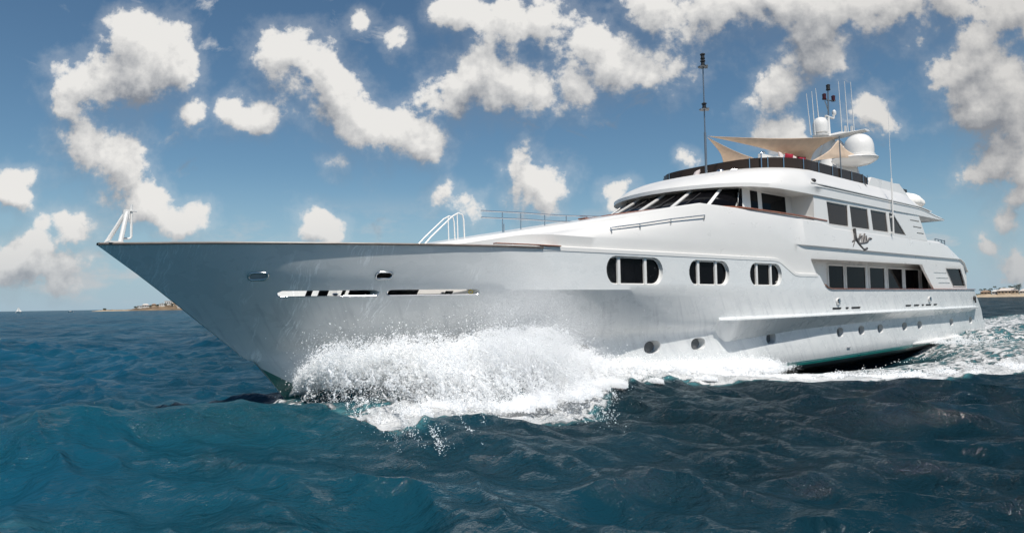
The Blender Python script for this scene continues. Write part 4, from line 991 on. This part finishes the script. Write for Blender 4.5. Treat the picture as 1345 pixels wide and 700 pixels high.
def sea_fn(nt, b):
    g = nt.node('ShaderNodeNewGeometry').outputs['Position']
    fo = nt.node('ShaderNodeAttribute', attribute_name='foam').outputs['Fac']
    ae = nt.node('ShaderNodeAttribute', attribute_name='aerated').outputs['Fac']
    big = nt.noise(nt.v('MULTIPLY', g, (1, 1, 0)), .045, 4, .55).outputs['Fac']
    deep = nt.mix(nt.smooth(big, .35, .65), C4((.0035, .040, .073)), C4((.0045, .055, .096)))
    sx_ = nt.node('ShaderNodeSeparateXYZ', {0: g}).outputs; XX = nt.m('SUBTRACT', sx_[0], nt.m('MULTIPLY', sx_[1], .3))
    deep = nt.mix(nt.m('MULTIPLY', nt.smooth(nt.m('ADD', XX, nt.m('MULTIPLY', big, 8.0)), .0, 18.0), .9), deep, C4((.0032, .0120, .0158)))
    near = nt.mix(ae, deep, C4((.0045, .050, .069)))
    n1 = nt.noise(g, 2.2, 7, .62, .4).outputs['Fac']
    n2 = nt.noise(nt.v('MULTIPLY', g, (.55, 1.4, 1)), 1.1, 6, .6, .8).outputs['Fac']
    cell = nt.node('ShaderNodeTexVoronoi', {'Vector': nt.v('ADD', nt.v('MULTIPLY', g, (.6, 1.3, 1)), nt.v('MULTIPLY', nt.noise(g, 1.4, 3, .5).outputs['Color'], (1.1, 1.1, 0))), 'Scale': 1.6}, feature='DISTANCE_TO_EDGE').outputs['Distance']
    lace = nt.m('SUBTRACT', 1.0, nt.smooth(cell, .0, .22))
    nn = nt.m('ADD', nt.m('ADD', nt.m('MULTIPLY', n1, .52), nt.m('MULTIPLY', n2, .38)), nt.m('MULTIPLY', lace, .13))
    thr = nt.m('SUBTRACT', .86, nt.m('MULTIPLY', fo, .56))
    ff = nt.smooth(nn, nt.m('SUBTRACT', thr, .03), nt.m('ADD', thr, .10))
    ff = nt.m('MULTIPLY', ff, nt.smooth(fo, .02, .2))
    halo = nt.m('MULTIPLY', nt.smooth(fo, .2, .9), .85)
    wcol = nt.mix(halo, near, C4((.05, .17, .19)))
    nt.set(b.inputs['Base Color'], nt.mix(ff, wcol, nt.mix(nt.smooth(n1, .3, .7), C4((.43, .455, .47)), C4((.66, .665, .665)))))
    nt.set(b.inputs['Roughness'], nt.m('MULTIPLY_ADD', ff, .75, .07))
    b.inputs['IOR'].default_value = 1.333
    nt.set(b.inputs['Specular IOR Level'], nt.m('MULTIPLY_ADD', ff, -.05, .19))
    w1 = nt.noise(nt.v('MULTIPLY', g, (1.0, 1.35, 1)), 1.1, 4, .55, .3).outputs['Fac']
    w2 = nt.noise(nt.v('MULTIPLY', g, (1.0, 1.3, 1)), 5.0, 4, .6, .3).outputs['Fac']
    w3 = nt.noise(g, 22.0, 3, .6).outputs['Fac']
    rip = nt.m('MULTIPLY_ADD', nt.smooth(nt.noise(nt.v('MULTIPLY', g, (1, 1, 0)), .32, 3, .55).outputs['Fac'], .35, .65), .85, .22)
    hgt = nt.m('ADD', nt.m('MULTIPLY', w1, .16), nt.m('ADD', nt.m('MULTIPLY', w2, nt.m('MULTIPLY', rip, .20)), nt.m('MULTIPLY', w3, nt.m('MULTIPLY', rip, .036))))
    hgt = nt.m('ADD', hgt, nt.m('MULTIPLY', ff, nt.m('MULTIPLY', n1, .42)))
    bp = nt.node('ShaderNodeBump', {'Strength': 1.0, 'Distance': 1.0, 'Height': hgt})
    nt.set(b.inputs['Normal'], bp.outputs[0])
    # seen through a polarising filter the surface shine is cut down, so the body colour of the water carries
    b.inputs['Specular IOR Level'].default_value = 0
    for k_ in list(b.inputs['Specular IOR Level'].links): nt.l.remove(k_)
    gl = nt.node('ShaderNodeBsdfGlossy', {'Color': (1, 1, 1, 1), 'Roughness': .07, 'Normal': bp.outputs[0]})
    fr = nt.node('ShaderNodeFresnel', {'IOR': 1.333, 'Normal': bp.outputs[0]}).outputs[0]
    fr = nt.m('MULTIPLY', nt.m('MINIMUM', fr, .34), nt.m('MULTIPLY_ADD', ff, -.6, .72))
    
    out = [x for x in nt.n if x.type == 'OUTPUT_MATERIAL'][0]
    mx = nt.node('ShaderNodeMixShader', {0: fr, 1: b.outputs[0], 2: gl.outputs[0]}); nt.l.new(mx.outputs[0], out.inputs[0])
me.materials.append(mat('sea_water', rough=.07, fn=sea_fn))
sea = bpy.data.objects.new('sea', me); COL.objects.link(sea); sea['kind'] = 'structure'

# ------------------------------------------------------------------ bow wave: sheets of thrown water breaking into drops
def hwl(s): return np.interp(s, [3.9, 4.6, 6, 8, 10, 13, 16, 20, 24, 30, 45, 53], [.02, .2, .62, 1.25, 1.95, 2.85, 3.5, 4.05, 4.28, 4.32, 4.3, 4.15])
def stuff_points(name, P, rad_, m):
    me = bpy.data.meshes.new(name); me.vertices.add(len(P)); me.vertices.foreach_set('co', P.astype(np.float32).ravel())
    at = me.attributes.new('drop_radius', 'FLOAT', 'POINT'); at.data.foreach_set('value', rad_.astype(np.float32))
    me.update(); o = bpy.data.objects.new(name, me); COL.objects.link(o)
    ng = bpy.data.node_groups.new(name+'_drops', 'GeometryNodeTree')
    ng.interface.new_socket('Geometry', in_out='INPUT', socket_type='NodeSocketGeometry'); ng.interface.new_socket('Geometry', in_out='OUTPUT', socket_type='NodeSocketGeometry')
    gi = ng.nodes.new('NodeGroupInput'); go = ng.nodes.new('NodeGroupOutput'); mp = ng.nodes.new('GeometryNodeMeshToPoints'); sm = ng.nodes.new('GeometryNodeSetMaterial'); na_ = ng.nodes.new('GeometryNodeInputNamedAttribute')
    na_.data_type = 'FLOAT'; na_.inputs[0].default_value = 'drop_radius'; sm.inputs['Material'].default_value = m
    ng.links.new(gi.outputs[0], mp.inputs['Mesh']); ng.links.new(na_.outputs[0], mp.inputs['Radius']); ng.links.new(mp.outputs[0], sm.inputs[0]); ng.links.new(sm.outputs[0], go.inputs[0])
    md = o.modifiers.new('drops', 'NODES'); md.node_group = ng
    o['kind'] = 'stuff'; return o
def drop_fn(nt, b):
    out = [x for x in nt.n if x.type == 'OUTPUT_MATERIAL'][0]
    tr = nt.node('ShaderNodeBsdfTranslucent', {'Color': (.985, .99, .995, 1)})
    mx = nt.node('ShaderNodeMixShader', {0: .45, 1: b.outputs[0], 2: tr.outputs[0]}); nt.l.new(mx.outputs[0], out.inputs[0])
M['drops'] = mat('white_water', (.975, .98, .985), .5, fn=drop_fn)
def arcs(N, per, s_lo, s_hi, wgt=None, hs=1.0, seed=1, fuzz=.05, rr=(.0032, .009)):
    g = np.random.default_rng(seed)
    s0 = g.uniform(s_lo, s_hi, N)
    H = np.interp(s0, [4.0, 4.5, 5.2, 6.5, 8, 9.5, 10.6, 11.6, 12.6, 14, 17, 20, 30], [1.30, 1.42, 1.52, 1.50, 1.52, 1.62, 1.50, 1.08, .76, .58, .34, .16, .1])*hs
    D = np.interp(s0, [4.0, 4.6, 5.3, 6, 7, 8, 9, 10, 11, 12, 14, 18, 30], [5.9, 6.3, 6.0, 5.0, 5.0, 5.6, 5.0, 3.7, 2.7, 2.0, 1.4, 1.4, 1.4])
    crest = 1+.12*np.sin(s0*3.1+.6)+.10*np.sin(s0*7.7+2)+.08*np.sin(s0*15.3)
    sc = np.clip(g.normal(.80, .20, N)*crest, .25, 1.25)
    H = H*sc; D = D*np.clip(sc*g.normal(1, .12, N), .2, 1.25)
    q0 = g.beta(1.15, 1.25, N)
    ln = g.uniform(.02, .09, N)*np.where(g.uniform(0, 1, N) < .3, 3.0, 1.0)
    swirl = g.normal(0, .25, (N, 3)); drift = np.interp(s0, [4, 5, 7, 12], [-.5, -.3, .3, .5])+g.normal(0, .35, N)
    keep = np.ones(N, bool)
    # holes where dark water shows through the sheet
    hole = np.exp(-((s0-5.35)/.75)**4)*(1/(1+np.exp(-(q0-.50)*30)))*(1-.75*np.exp(-((q0-1.0)/.06)**2))+np.exp(-((s0-8.9)/.6)**4)*(1/(1+np.exp(-(q0-.5)*30)))*.9+np.exp(-(((s0-7.0)/.4)**2+((q0-.66)/.10)**2))*.6
    hole = np.maximum(hole, np.maximum(np.exp(-((s0-4.98)/.36)**4-((q0-.64)/.22)**4), np.exp(-((s0-5.6)/.5)**4)*(q0 < .26)))
    nv_ = np.sin(s0*5.1+3*np.sin(q0*7+s0))*np.sin(q0*17+2*np.sin(s0*3.3))
    keep &= g.uniform(0, 1, N) > np.clip(hole*.97, 0, .97)
    nv2 = np.sin(s0*11.3+4*q0+2*np.sin(s0*2.1))*np.sin(q0*9+s0*4.0)
    keep &= g.uniform(0, 1, N) > np.clip(.42+.50*nv_+.38*nv2, 0, .94)
    s0, H, D, q0, ln, swirl, drift = [a[keep] for a in (s0, H, D, q0, ln, swirl, drift)]
    n = len(s0)
    cnt = np.maximum(4, (per*g.lognormal(0, .6, n)).astype(int)); idx = np.repeat(np.arange(n), cnt); m_ = len(idx)
    tq = g.uniform(0, 1, m_)**1.4; q = q0[idx]+ln[idx]*tq
    q = np.clip(q, 0, 1.04)
    spread = fuzz*(.22+1.9*tq*tq)*g.lognormal(0, .5, n)[idx]
    e = g.normal(0, 1, (m_, 3))*spread[:, None]
    yb = hwl(s0[idx])
    x = s0[idx]+drift[idx]*q+swirl[idx, 0]*tq*.6
    y = -(yb+q*D[idx])+swirl[idx, 1]*tq*.5
    z = .05+4*H[idx]*q*(1-q)*(1-.12*(1-q))+.35*(1-q)*np.minimum(1, H[idx])+swirl[idx, 2]*tq*.5
    P = np.stack([x, y, z], -1)+e
    rad_ = g.uniform(rr[0], rr[1], m_)*g.lognormal(0, .35, m_)
    ok = P[:, 2] > -.1
    return P[ok], np.clip(rad_[ok], .0016, .03)
P1, r1 = arcs(19000, 54, 4.5, 12.6, seed=3, fuzz=.06)
P2, r2 = arcs(6000, 20, 4.5, 12.5, hs=1.10, seed=4, fuzz=.15, rr=(.0045, .011))       # stray drops over the crest
P6, r6 = arcs(2200, 90, 4.5, 12.8, hs=1.03, seed=14, fuzz=.20, rr=(.0018, .0045))      # fine haze of droplets
P3, r3 = arcs(12000, 60, 11.4, 22.0, seed=6, fuzz=.05, rr=(.004, .011))
# churned foot of the wave where it lands, and broken water along the side
g_ = np.random.default_rng(8); n_ = 330000
s_ = g_.uniform(3.6, 22, n_); fo_ = np.interp(s_, [3.6, 4.2, 5.5, 8.2, 10, 12, 14, 16, 19, 22], [3.6, 5.7, 5.3, 6.8, 6.3, 5.4, 4.8, 4.9, 7.0, 9.2])+.35*np.sin(s_*2.7)+.22*np.sin(s_*6.1+1)
d_ = np.abs(g_.normal(0, .75, n_)); y_ = -(fo_-d_+.12*np.sin(s_*11)); cl_ = np.sin(s_*7.3+2*np.sin(y_*5))*np.sin(y_*6.1+s_)
hh2 = np.interp(s_, [3.6, 5, 12, 15, 22], [.25, .42, .40, .24, .08]); z_ = Zbase = np.interp(s_, [3.6, 5, 9, 12, 16, 22], [.05, .25, .35, .35, .18, .05])*np.exp(-((d_-.3)/.8)**2)+np.abs(g_.normal(0, 1, n_))*hh2*.35*(.5+.5*(cl_+1)/2)-.05
k_ = g_.uniform(0, 1, n_) < .35+.6*(cl_+1)/2
P4 = np.stack([s_, y_, z_], -1)[k_]; r4 = g_.uniform(.004, .013, len(P4))
# foam tops in the wash further aft
n_ = 150000; s_ = g_.uniform(20, 60, n_); ob_ = np.interp(s_, [20, 23.7, 28, 40, 60], [8.2, 11.0, 12.2, 15.5, 21]); y_ = -np.where(g_.uniform(0, 1, n_) < .55, ob_-np.abs(g_.normal(0, .8, n_)), 4.4+np.abs(g_.normal(0, 1.2, n_)))
cl_ = np.sin(s_*2.9+2*np.sin(y_*2.1))*np.sin(y_*2.7+s_*.7); z_ = .04+np.abs(g_.normal(0, .09, n_))*(1+cl_)*np.interp(s_, [20, 40, 48], [.4, .6, 1.2])
k_ = (g_.uniform(0, 1, n_) < .2+.8*np.clip(cl_, 0, 1)) & ~((s_ < 41) & (y_ > -7.6))
P5 = np.stack([s_, y_, z_], -1)[k_]; r5 = g_.uniform(.008, .022, len(P5))
spray = stuff_points('bow_spray', np.concatenate([P1, P2, P3, P4, P5, P6]), np.concatenate([r1, r2, r3, r4, r5, r6]), M['drops'])
tag(spray, 'white bow wave breaking into foam and flying drops along the hull', 'spray')
# the connected sheet of water peeling off the bow, torn into ropes and holes towards its edge
def water_sheet(name, hs, ds, seed, label):
    ns, nq = 360, 110; S, Q = np.meshgrid(np.linspace(4.45, 13.5, ns), np.linspace(0, 1.0, nq), indexing='ij')
    H = np.interp(S, [4.0, 4.5, 5.2, 6.5, 8, 9.5, 10.6, 11.6, 12.6, 14], [1.30, 1.42, 1.52, 1.50, 1.52, 1.62, 1.50, 1.08, .76, .58])*hs*(1+.14*np.sin(S*3.1+.6+seed)+.12*np.sin(S*7.7+2+seed)+.07*np.sin(S*15.3))
    D = np.interp(S, [4.0, 4.6, 5.3, 6, 7, 8, 9, 10, 11, 12, 14], [5.9, 6.3, 6.0, 5.0, 5.0, 5.6, 5.0, 3.7, 2.7, 2.0, 1.4])*ds*(1+.08*np.sin(S*5.3+seed)+.06*np.sin(S*12.1))
    n_ = nz(S*1.0, Q*3.0, 3.0, 70+seed)*.30+nz(S, Q*4, 8.0, 80+seed)*.14
    X = S+np.interp(S, [4, 5, 7, 12], [-.5, -.3, .3, .5])*Q+n_*.6*Q; Yw = -(hwl(S)+.02+Q*D)+n_*.8*Q; Z = .02+4*H*Q*(1-Q)*(1-.12*(1-Q))+.35*(1-Q)*np.minimum(1, H)+n_*(.25+Q)
    V = np.stack([X, Yw, np.maximum(Z, -.15)], -1).reshape(-1, 3)
    i, j = np.meshgrid(np.arange(ns-1), np.arange(nq-1), indexing='ij'); a = (i*nq+j).ravel(); F = np.stack([a, a+nq, a+nq+1, a+1], -1)
    me = bpy.data.meshes.new(name); me.from_pydata(V.tolist(), [], F.tolist()); at = me.attributes.new('flow', 'FLOAT_VECTOR', 'POINT'); at.data.foreach_set('vector', np.stack([S, Q, np.full_like(S, seed)], -1).astype(np.float32).ravel())
    hole = np.exp(-((S-5.35)/.7)**4)/(1+np.exp(-(Q-.5)*30))+np.exp(-((S-8.9)/.6)**4)/(1+np.exp(-(Q-.55)*30))
    hole = np.maximum(hole, 2.2*np.maximum(np.exp(-((S-4.98)/.36)**4-((Q-.64)/.22)**4), np.exp(-((S-5.6)/.5)**4)*(Q < .26)))
    at = me.attributes.new('hollow', 'FLOAT', 'POINT'); at.data.foreach_set('value', hole.astype(np.float32).ravel())
    me.polygons.foreach_set('use_smooth', [True]*len(me.polygons)); me.materials.append(M['sheet'])
    o = bpy.data.objects.new(name, me); COL.objects.link(o); o['kind'] = 'stuff'; return tag(o, label, 'bow wave')
def sheet_fn(nt, b):
    fl = nt.node('ShaderNodeAttribute', attribute_name='flow').outputs['Vector']; ho = nt.node('ShaderNodeAttribute', attribute_name='hollow').outputs['Fac']
    q = nt.node('ShaderNodeSeparateXYZ', {0: fl}).outputs[1]
    g = nt.node('ShaderNodeNewGeometry').outputs['Position']
    rope = nt.noise(nt.v('MULTIPLY', fl, (2.2, 2.6, 3.1)), 2.4, 8, .66, .8).outputs['Fac']
    fine = nt.noise(g, 9.0, 6, .68, .5).outputs['Fac']
    n = nt.m('ADD', nt.m('MULTIPLY', rope, .6), nt.m('MULTIPLY', fine, .4))
    thr = nt.m('ADD', nt.m('MULTIPLY_ADD', q, .15, .425), nt.m('MULTIPLY', ho, .16))
    al = nt.smooth(n, nt.m('SUBTRACT', thr, .035), nt.m('ADD', thr, .045))
    out = [x for x in nt.n if x.type == 'OUTPUT_MATERIAL'][0]
    tr = nt.node('ShaderNodeBsdfTranslucent', {'Color': (.96, .98, .99, 1)}); tp_ = nt.node('ShaderNodeBsdfTransparent')
    bp = nt.node('ShaderNodeBump', {'Strength': .9, 'Distance': .12, 'Height': n}); nt.set(b.inputs['Normal'], bp.outputs[0])
    mx = nt.node('ShaderNodeMixShader', {0: .4, 1: b.outputs[0], 2: tr.outputs[0]})
    m2 = nt.node('ShaderNodeMixShader', {0: al, 1: tp_.outputs[0], 2: mx.outputs[0]}); nt.l.new(m2.outputs[0], out.inputs[0])
M['sheet'] = mat('torn_white_water', (.95, .96, .965), .35, fn=sheet_fn)
water_sheet('bow_wave', .86, .90, 1, 'sheet of white water peeling off the bow, torn at its lip')
water_sheet('bow_wave', .66, .72, 4, 'lower inner sheet of white water behind the torn lip of the bow wave')
# a veil of fine spray drifting along the bow
g_ = np.random.default_rng(17); n_ = 900000
P7 = g_.normal(0, 1, (n_, 3))*np.array([1.25, .60, .80])+np.array([9.0, -5.5, 2.1])
w7 = np.sin(P7[:, 0]*2.1+2*np.sin(P7[:, 2]*1.7))*np.sin(P7[:, 2]*2.3+P7[:, 0]*.9+1.0)
P7 = P7[(g_.uniform(0, 1, n_) < .55+.4*w7) & (P7[:, 2] > .2)]
mist = stuff_points('spray_mist', P7, g_.uniform(.0010, .0020, len(P7)), M['drops'])
tag(mist, 'thin white mist of spray drifting in front of the hull amidships', 'mist')

# ------------------------------------------------------------------ far shores and boats
BEAR = dict((x, (a, b)) for x, a, b in [[0, 0.07735, 0.997], [1400, 0.98505, 0.17225]])
def at(px, dist, z=0.0):
    """a point at a bearing given in photo columns and a distance in metres"""
    a = ALPHA-math.atan((px-672.5)/900); return (CAMX+dist*math.cos(a), CAMY+dist*math.sin(a), z)
def land(name, cols, dist, hts, depth, m, kind='structure'):
    """a low hump of land: height profile across the bearing, sloping up from the shore"""
    V = []; F = []; nd = 9; gg = np.random.default_rng(len(cols)+int(dist)); n = 90
    for i in range(n):
        px = cols[0]+(cols[-1]-cols[0])*i/(n-1); h = float(np.interp(px, cols, hts))
        for j in range(nd):
            q = j/(nd-1); prof = math.sin(math.pi*q)**.7 if 0 < q < 1 else 0
            e = 1+.18*gg.normal() if 0 < j < nd-1 else 1
            x, y, _ = at(px, dist+depth*q); V.append((x, y, -.6+(h+.6)*prof*max(.3, e)))
    for i in range(n-1):
        for j in range(nd-1): F.append((i*nd+j, i*nd+j+1, (i+1)*nd+j+1, (i+1)*nd+j))
    o = mk(name, V, F, m, None, 60); o['kind'] = kind; return o
land('headland', [124, 135, 150, 165, 176, 185, 195, 205, 215, 225, 236, 250, 268], 1500, [.3, 2.2, 2.5, 2.2, 3.5, 6, 7.5, 8.5, 10, 12, 12, 7, .3], 90, M['rock'])
land('headland_beach', [120, 130, 145, 165, 180], 1480, [.2, 1.5, 1.6, 1.5, .2], 25, M['sand'])
land('shore_rocks', [168, 180, 200, 220, 240, 250], 1470, [.2, 1.6, 2.2, 3.0, 3.2, .3], 20, M['rock'])
land('beach', [1262, 1280, 1310, 1345, 1400, 1460], 1200, [1.2, 2.9, 3.3, 3.6, 3.8, 1.5], 120, M['sand'])
land('coast', [1250, 1280, 1310, 1345, 1400, 1480], 1285, [2.5, 5.0, 5.2, 5.6, 6.0, 2.0], 300, M['scrub'])
def house(px, dist, z, wd, dp, ht, wallm, roofm, label, flat=False, nwin=3, group=None):
    x, y, _ = at(px, dist); a = ALPHA-math.atan((px-672.5)/900); rz = a-math.pi/2
    e = empty('house', (x, y, z)); e.rotation_euler = (0, 0, rz); WORLD[e.name] = Matrix.Translation((x, y, z)) @ Matrix.Rotation(rz, 4, 'Z')
    def loc(mb, nm_, m):
        T = WORLD[e.name]; o = mk(nm_, [T @ Vector(v) for v in mb.v], mb.f, m, e); return o
    loc(MB().box((0, 0, ht/2-1), (wd, dp, ht+2)), 'wall', wallm)
    r_ = MB()
    if flat: r_.box((0, 0, ht+.25), (wd+.8, dp+.8, .5))
    else: r_.add([(-wd/2-1, -dp/2-1, ht), (wd/2+1, -dp/2-1, ht), (wd/2+1, dp/2+1, ht), (-wd/2-1, dp/2+1, ht), (-wd/2+dp*.4, 0, ht+dp*.34), (wd/2-dp*.4, 0, ht+dp*.34)], [(0, 1, 5, 4), (2, 3, 4, 5), (1, 2, 5), (3, 0, 4), (3, 2, 1, 0)])
    loc(r_, 'roof', roofm)
    for k in range(nwin):
        loc(MB().box((-wd/2+wd*(k+.5)/nwin, -dp/2-.02, ht*.5), (wd/nwin*.45, .12, ht*.45)), 'window', M['window'])
    tag(e, label, 'house', group); return e
HG = 'white houses on the headland'
house(183, 1520, 6.0, 9, 8, 3.0, M['plaster'], M['plaster'], 'leftmost small flat white house on the rocky headland', True, 2, HG)
house(191, 1525, 7.0, 12, 8, 3.5, M['plaster'], M['roofred'], 'long low white house second from the left on the headland', False, 3, HG)
house(202, 1535, 8.0, 9, 7, 3.0, M['tan'], M['roofbrown'], 'tan house with a brown roof among the headland scrub', False, 2, HG)
house(213, 1530, 9.0, 11, 8, 4.0, M['plaster'], M['plaster'], 'white flat-roofed house below the hotel block', True, 3, HG)
house(222, 1540, 11.0, 17, 10, 7.0, M['plaster'], M['roofred'], 'largest white hotel block, highest on the headland', True, 5, HG)
house(229, 1525, 8.5, 10, 8, 4.0, M['plaster'], M['roofbrown'], 'white house with a brown roof right of the hotel block', False, 3, HG)
house(235, 1490, 3.0, 5.5, 5, 10, M['plaster'], M['plaster'], 'slim white tower at the water end of the headland', True, 1, HG)
SG = 'houses behind the beach'
house(1293, 1300, 4.6, 13, 9, 3.0, M['tan'], M['roofbrown'], 'small brown beach house nearest the yacht stern', False, 3, SG)
house(1307, 1300, 4.8, 11, 8, 3.4, M['plaster'], M['plaster'], 'small white beach house between the palms', False, 3, SG)
house(1322.5, 1295, 4.6, 26, 12, 4.6, M['tan'], M['roofred'], 'broad beach house with a wide pale roof', False, 6, SG)
house(1344, 1300, 4.8, 12, 9, 3.4, M['plaster'], M['roofred'], 'white beach house at the right edge of the photo', False, 3, SG)
def broad_tree(px, dist, z, h, wd, label, seed, name='shore_tree', cat='tree', group='trees behind the beach'):
    gg = np.random.default_rng(seed); x, y, _ = at(px, dist)
    e = empty(name, (x, y, z))
    tr = MB(); tr.tube([(x, y, z-.5), (x+.2, y, z+h*.35), (x+.1, y+.2, z+h*.75)], .32, 7, .12)
    for k in range(4):
        a = gg.uniform(0, 6.28); tr.tube([(x+.1, y, z+h*(.3+.1*k)), (x+math.cos(a)*wd*.3, y+math.sin(a)*wd*.3, z+h*(.5+.12*k))], .12, 5, .05)
    tr.build('trunk', M['bark'], e)
    V = []; F = []
    n = 700; cl = gg.normal(0, 1, (14, 3))*np.array([wd*.24, wd*.24, h*.17])+np.array([0, 0, h*.66])
    for k in range(n):
        c = cl[gg.integers(14)]+gg.normal(0, 1, 3)*np.array([wd*.09, wd*.09, h*.08]); s = gg.uniform(.25, .6); d1 = gg.normal(0, 1, 3); d1 /= np.linalg.norm(d1); d2 = np.cross(d1, gg.normal(0, 1, 3)); d2 /= np.linalg.norm(d2)
        i = len(V); c = c+np.array([x, y, z]); V += [c-d1*s, c+d2*s*.5, c+d1*s, c-d2*s*.5]; F.append((i, i+1, i+2, i+3))
    mk('crown', V, F, M['palm'], e); return tag(e, label, cat, group)
def palm(px, dist, z, h, label, seed):
    gg = np.random.default_rng(seed); x, y, _ = at(px, dist); e = empty('palm_tree', (x, y, z)); ln_ = gg.uniform(-.8, .8)
    top = Vector((x+ln_, y+ln_*.3, z+h)); MB().tube([(x, y, z-.5), (x+ln_*.3, y, z+h*.5), tuple(top)], .24, 7, .15).build('trunk', M['bark'], e)
    V = []; F = []
    for k in range(22):
        a = gg.uniform(0, 6.28); up = gg.uniform(-.3, 1.0); L = gg.uniform(2.4, 3.6)
        for s in range(7):
            q = s/6; c = top+Vector((math.cos(a)*L*q, math.sin(a)*L*q, (up*q-1.1*q*q)*L*.75)); wdt = .42*math.sin(math.pi*(.08+.9*q)); t_ = Vector((-math.sin(a), math.cos(a), -.35))
            V += [c-t_*wdt, c+t_*wdt*.95]
            if s: i = len(V)-4; F.append((i, i+1, i+3, i+2))
    mk('crown', V, F, M['palm'], e); return tag(e, label, 'palm', 'palms behind the beach')
palm(1287, 1290, 4.5, 7.5, 'short palm closest to the yacht stern', 1)
palm(1292, 1310, 4.5, 8.5, 'palm above the small brown beach house', 2)
palm(1300, 1300, 4.5, 8.5, 'palm left of the small white beach house', 3)
palm(1305.5, 1305, 4.5, 11.5, 'tallest palm, standing over the small white beach house', 4)
palm(1313, 1310, 4.5, 9, 'palm at the left end of the broad pale roof', 5)
palm(1318, 1330, 4.5, 10, 'palm behind the left half of the broad pale roof', 6)
palm(1325, 1330, 4.5, 12, 'palm behind the middle of the broad pale roof', 7)
palm(1328.5, 1330, 4.5, 11, 'palm behind the right half of the broad pale roof', 8)
broad_tree(1336.5, 1290, 4.6, 17, 8.5, 'tall dark feathery tree, highest on the beach shore', 9)
broad_tree(1310, 1320, 4.6, 8, 12, 'low spreading tree behind the small white beach house', 10)
broad_tree(1297, 1320, 4.6, 7, 12, 'low rounded tree behind the small brown beach house', 11)
broad_tree(1332, 1325, 4.6, 9, 12, 'low spreading tree at the right end of the broad pale roof', 12)
gg = random.Random(5)
bl = ['leftmost scrub bush on the headland ridge', 'scrub bush left of the long low white house', 'scrub bush between the white and the tan houses', 'scrub bush right of the tan house', 'scrub bush left of the hotel block', 'scrub bush at the right foot of the hotel block']
for k, px in enumerate((137, 178, 197, 207, 217, 226)):
    broad_tree(px, 1512+k, [1.6, 4.5, 6.5, 7.5, 9, 9][k], 3.6, 6.5, bl[k], 40+k, 'scrub_bush', 'bush', 'bushes on the headland')
# a sailing boat and a motor boat on the horizon
x, y, _ = at(24.5, 1500); sb = empty('sailing_boat', (x, y, 0)); tag(sb, 'tiny white sailing boat on the horizon at far left', 'sailboat')
V = []; F = []
for i in range(9):
    q = i/8; wdt = 1.5*math.sin(math.pi*min(.95, .06+q*.75)); V += [(x-5+10*q, y-wdt, 1.3+.3*q), (x-5+10*q, y, -.4), (x-5+10*q, y+wdt, 1.3+.3*q)]
for i in range(8): F += [(3*i, 3*i+1, 3*i+4, 3*i+3), (3*i+1, 3*i+2, 3*i+5, 3*i+4), (3*i+2, 3*i, 3*i+3, 3*i+5)]
F += [(0, 1, 2), (24, 26, 25)]
mk('hull', V, F, M['white'], sb, 40)
MB().tube([(x, y, 1), (x, y, 10.5)], .12, 6).tube([(x, y, 2.4), (x-4, y, 2.3)], .08, 6).build('mast', M['pole'], sb)
MB().add([(x-.2, y, 2.6), (x-3.9, y+.3, 2.5), (x-.2, y, 10.3), (x-1.8, y+.35, 5.5), (x-.2, y+.05, 2.6), (x-3.9, y+.35, 2.5), (x-.2, y+.05, 10.3), (x-1.8, y+.4, 5.5)], [(0, 1, 3), (1, 2, 3), (2, 0, 3), (4, 7, 5), (5, 7, 6), (6, 7, 4)]).build('sail', M['cover'], sb)
MB().add([(x+.3, y, 8.8), (x+4.6, y, 1.7), (x+.6, y+.4, 2.2), (x+.3, y+.05, 8.8), (x+4.6, y+.05, 1.7), (x+.6, y+.45, 2.2)], [(0, 1, 2), (3, 5, 4)]).build('sail', M['cover'], sb)
x, y, _ = at(93, 1300); mb_ = empty('motor_boat', (x, y, 0)); tag(mb_, 'low white motor boat running on the horizon left of the bow', 'motorboat')
V = []; F = []
for i in range(9):
    q = i/8; wdt = 1.3*math.sin(math.pi*min(.95, .06+q*.6)); V += [(x+4-8*q, y-wdt, .9+.3*(1-q)), (x+4-8*q, y, -.3), (x+4-8*q, y+wdt, .9+.3*(1-q))]
for i in range(8): F += [(3*i, 3*i+1, 3*i+4, 3*i+3), (3*i+1, 3*i+2, 3*i+5, 3*i+4), (3*i+2, 3*i, 3*i+3, 3*i+5)]
F += [(0, 1, 2), (24, 26, 25)]
mk('hull', V, F, M['white'], mb_, 40)
MB().box((x-.5, y, 1.5), (2.6, 1.7, 1.0), 0, .75).build('cabin', M['white'], mb_)
MB().box((x-.2, y, 1.65), (2.0, 1.75, .35)).build('window', M['glass'], mb_)
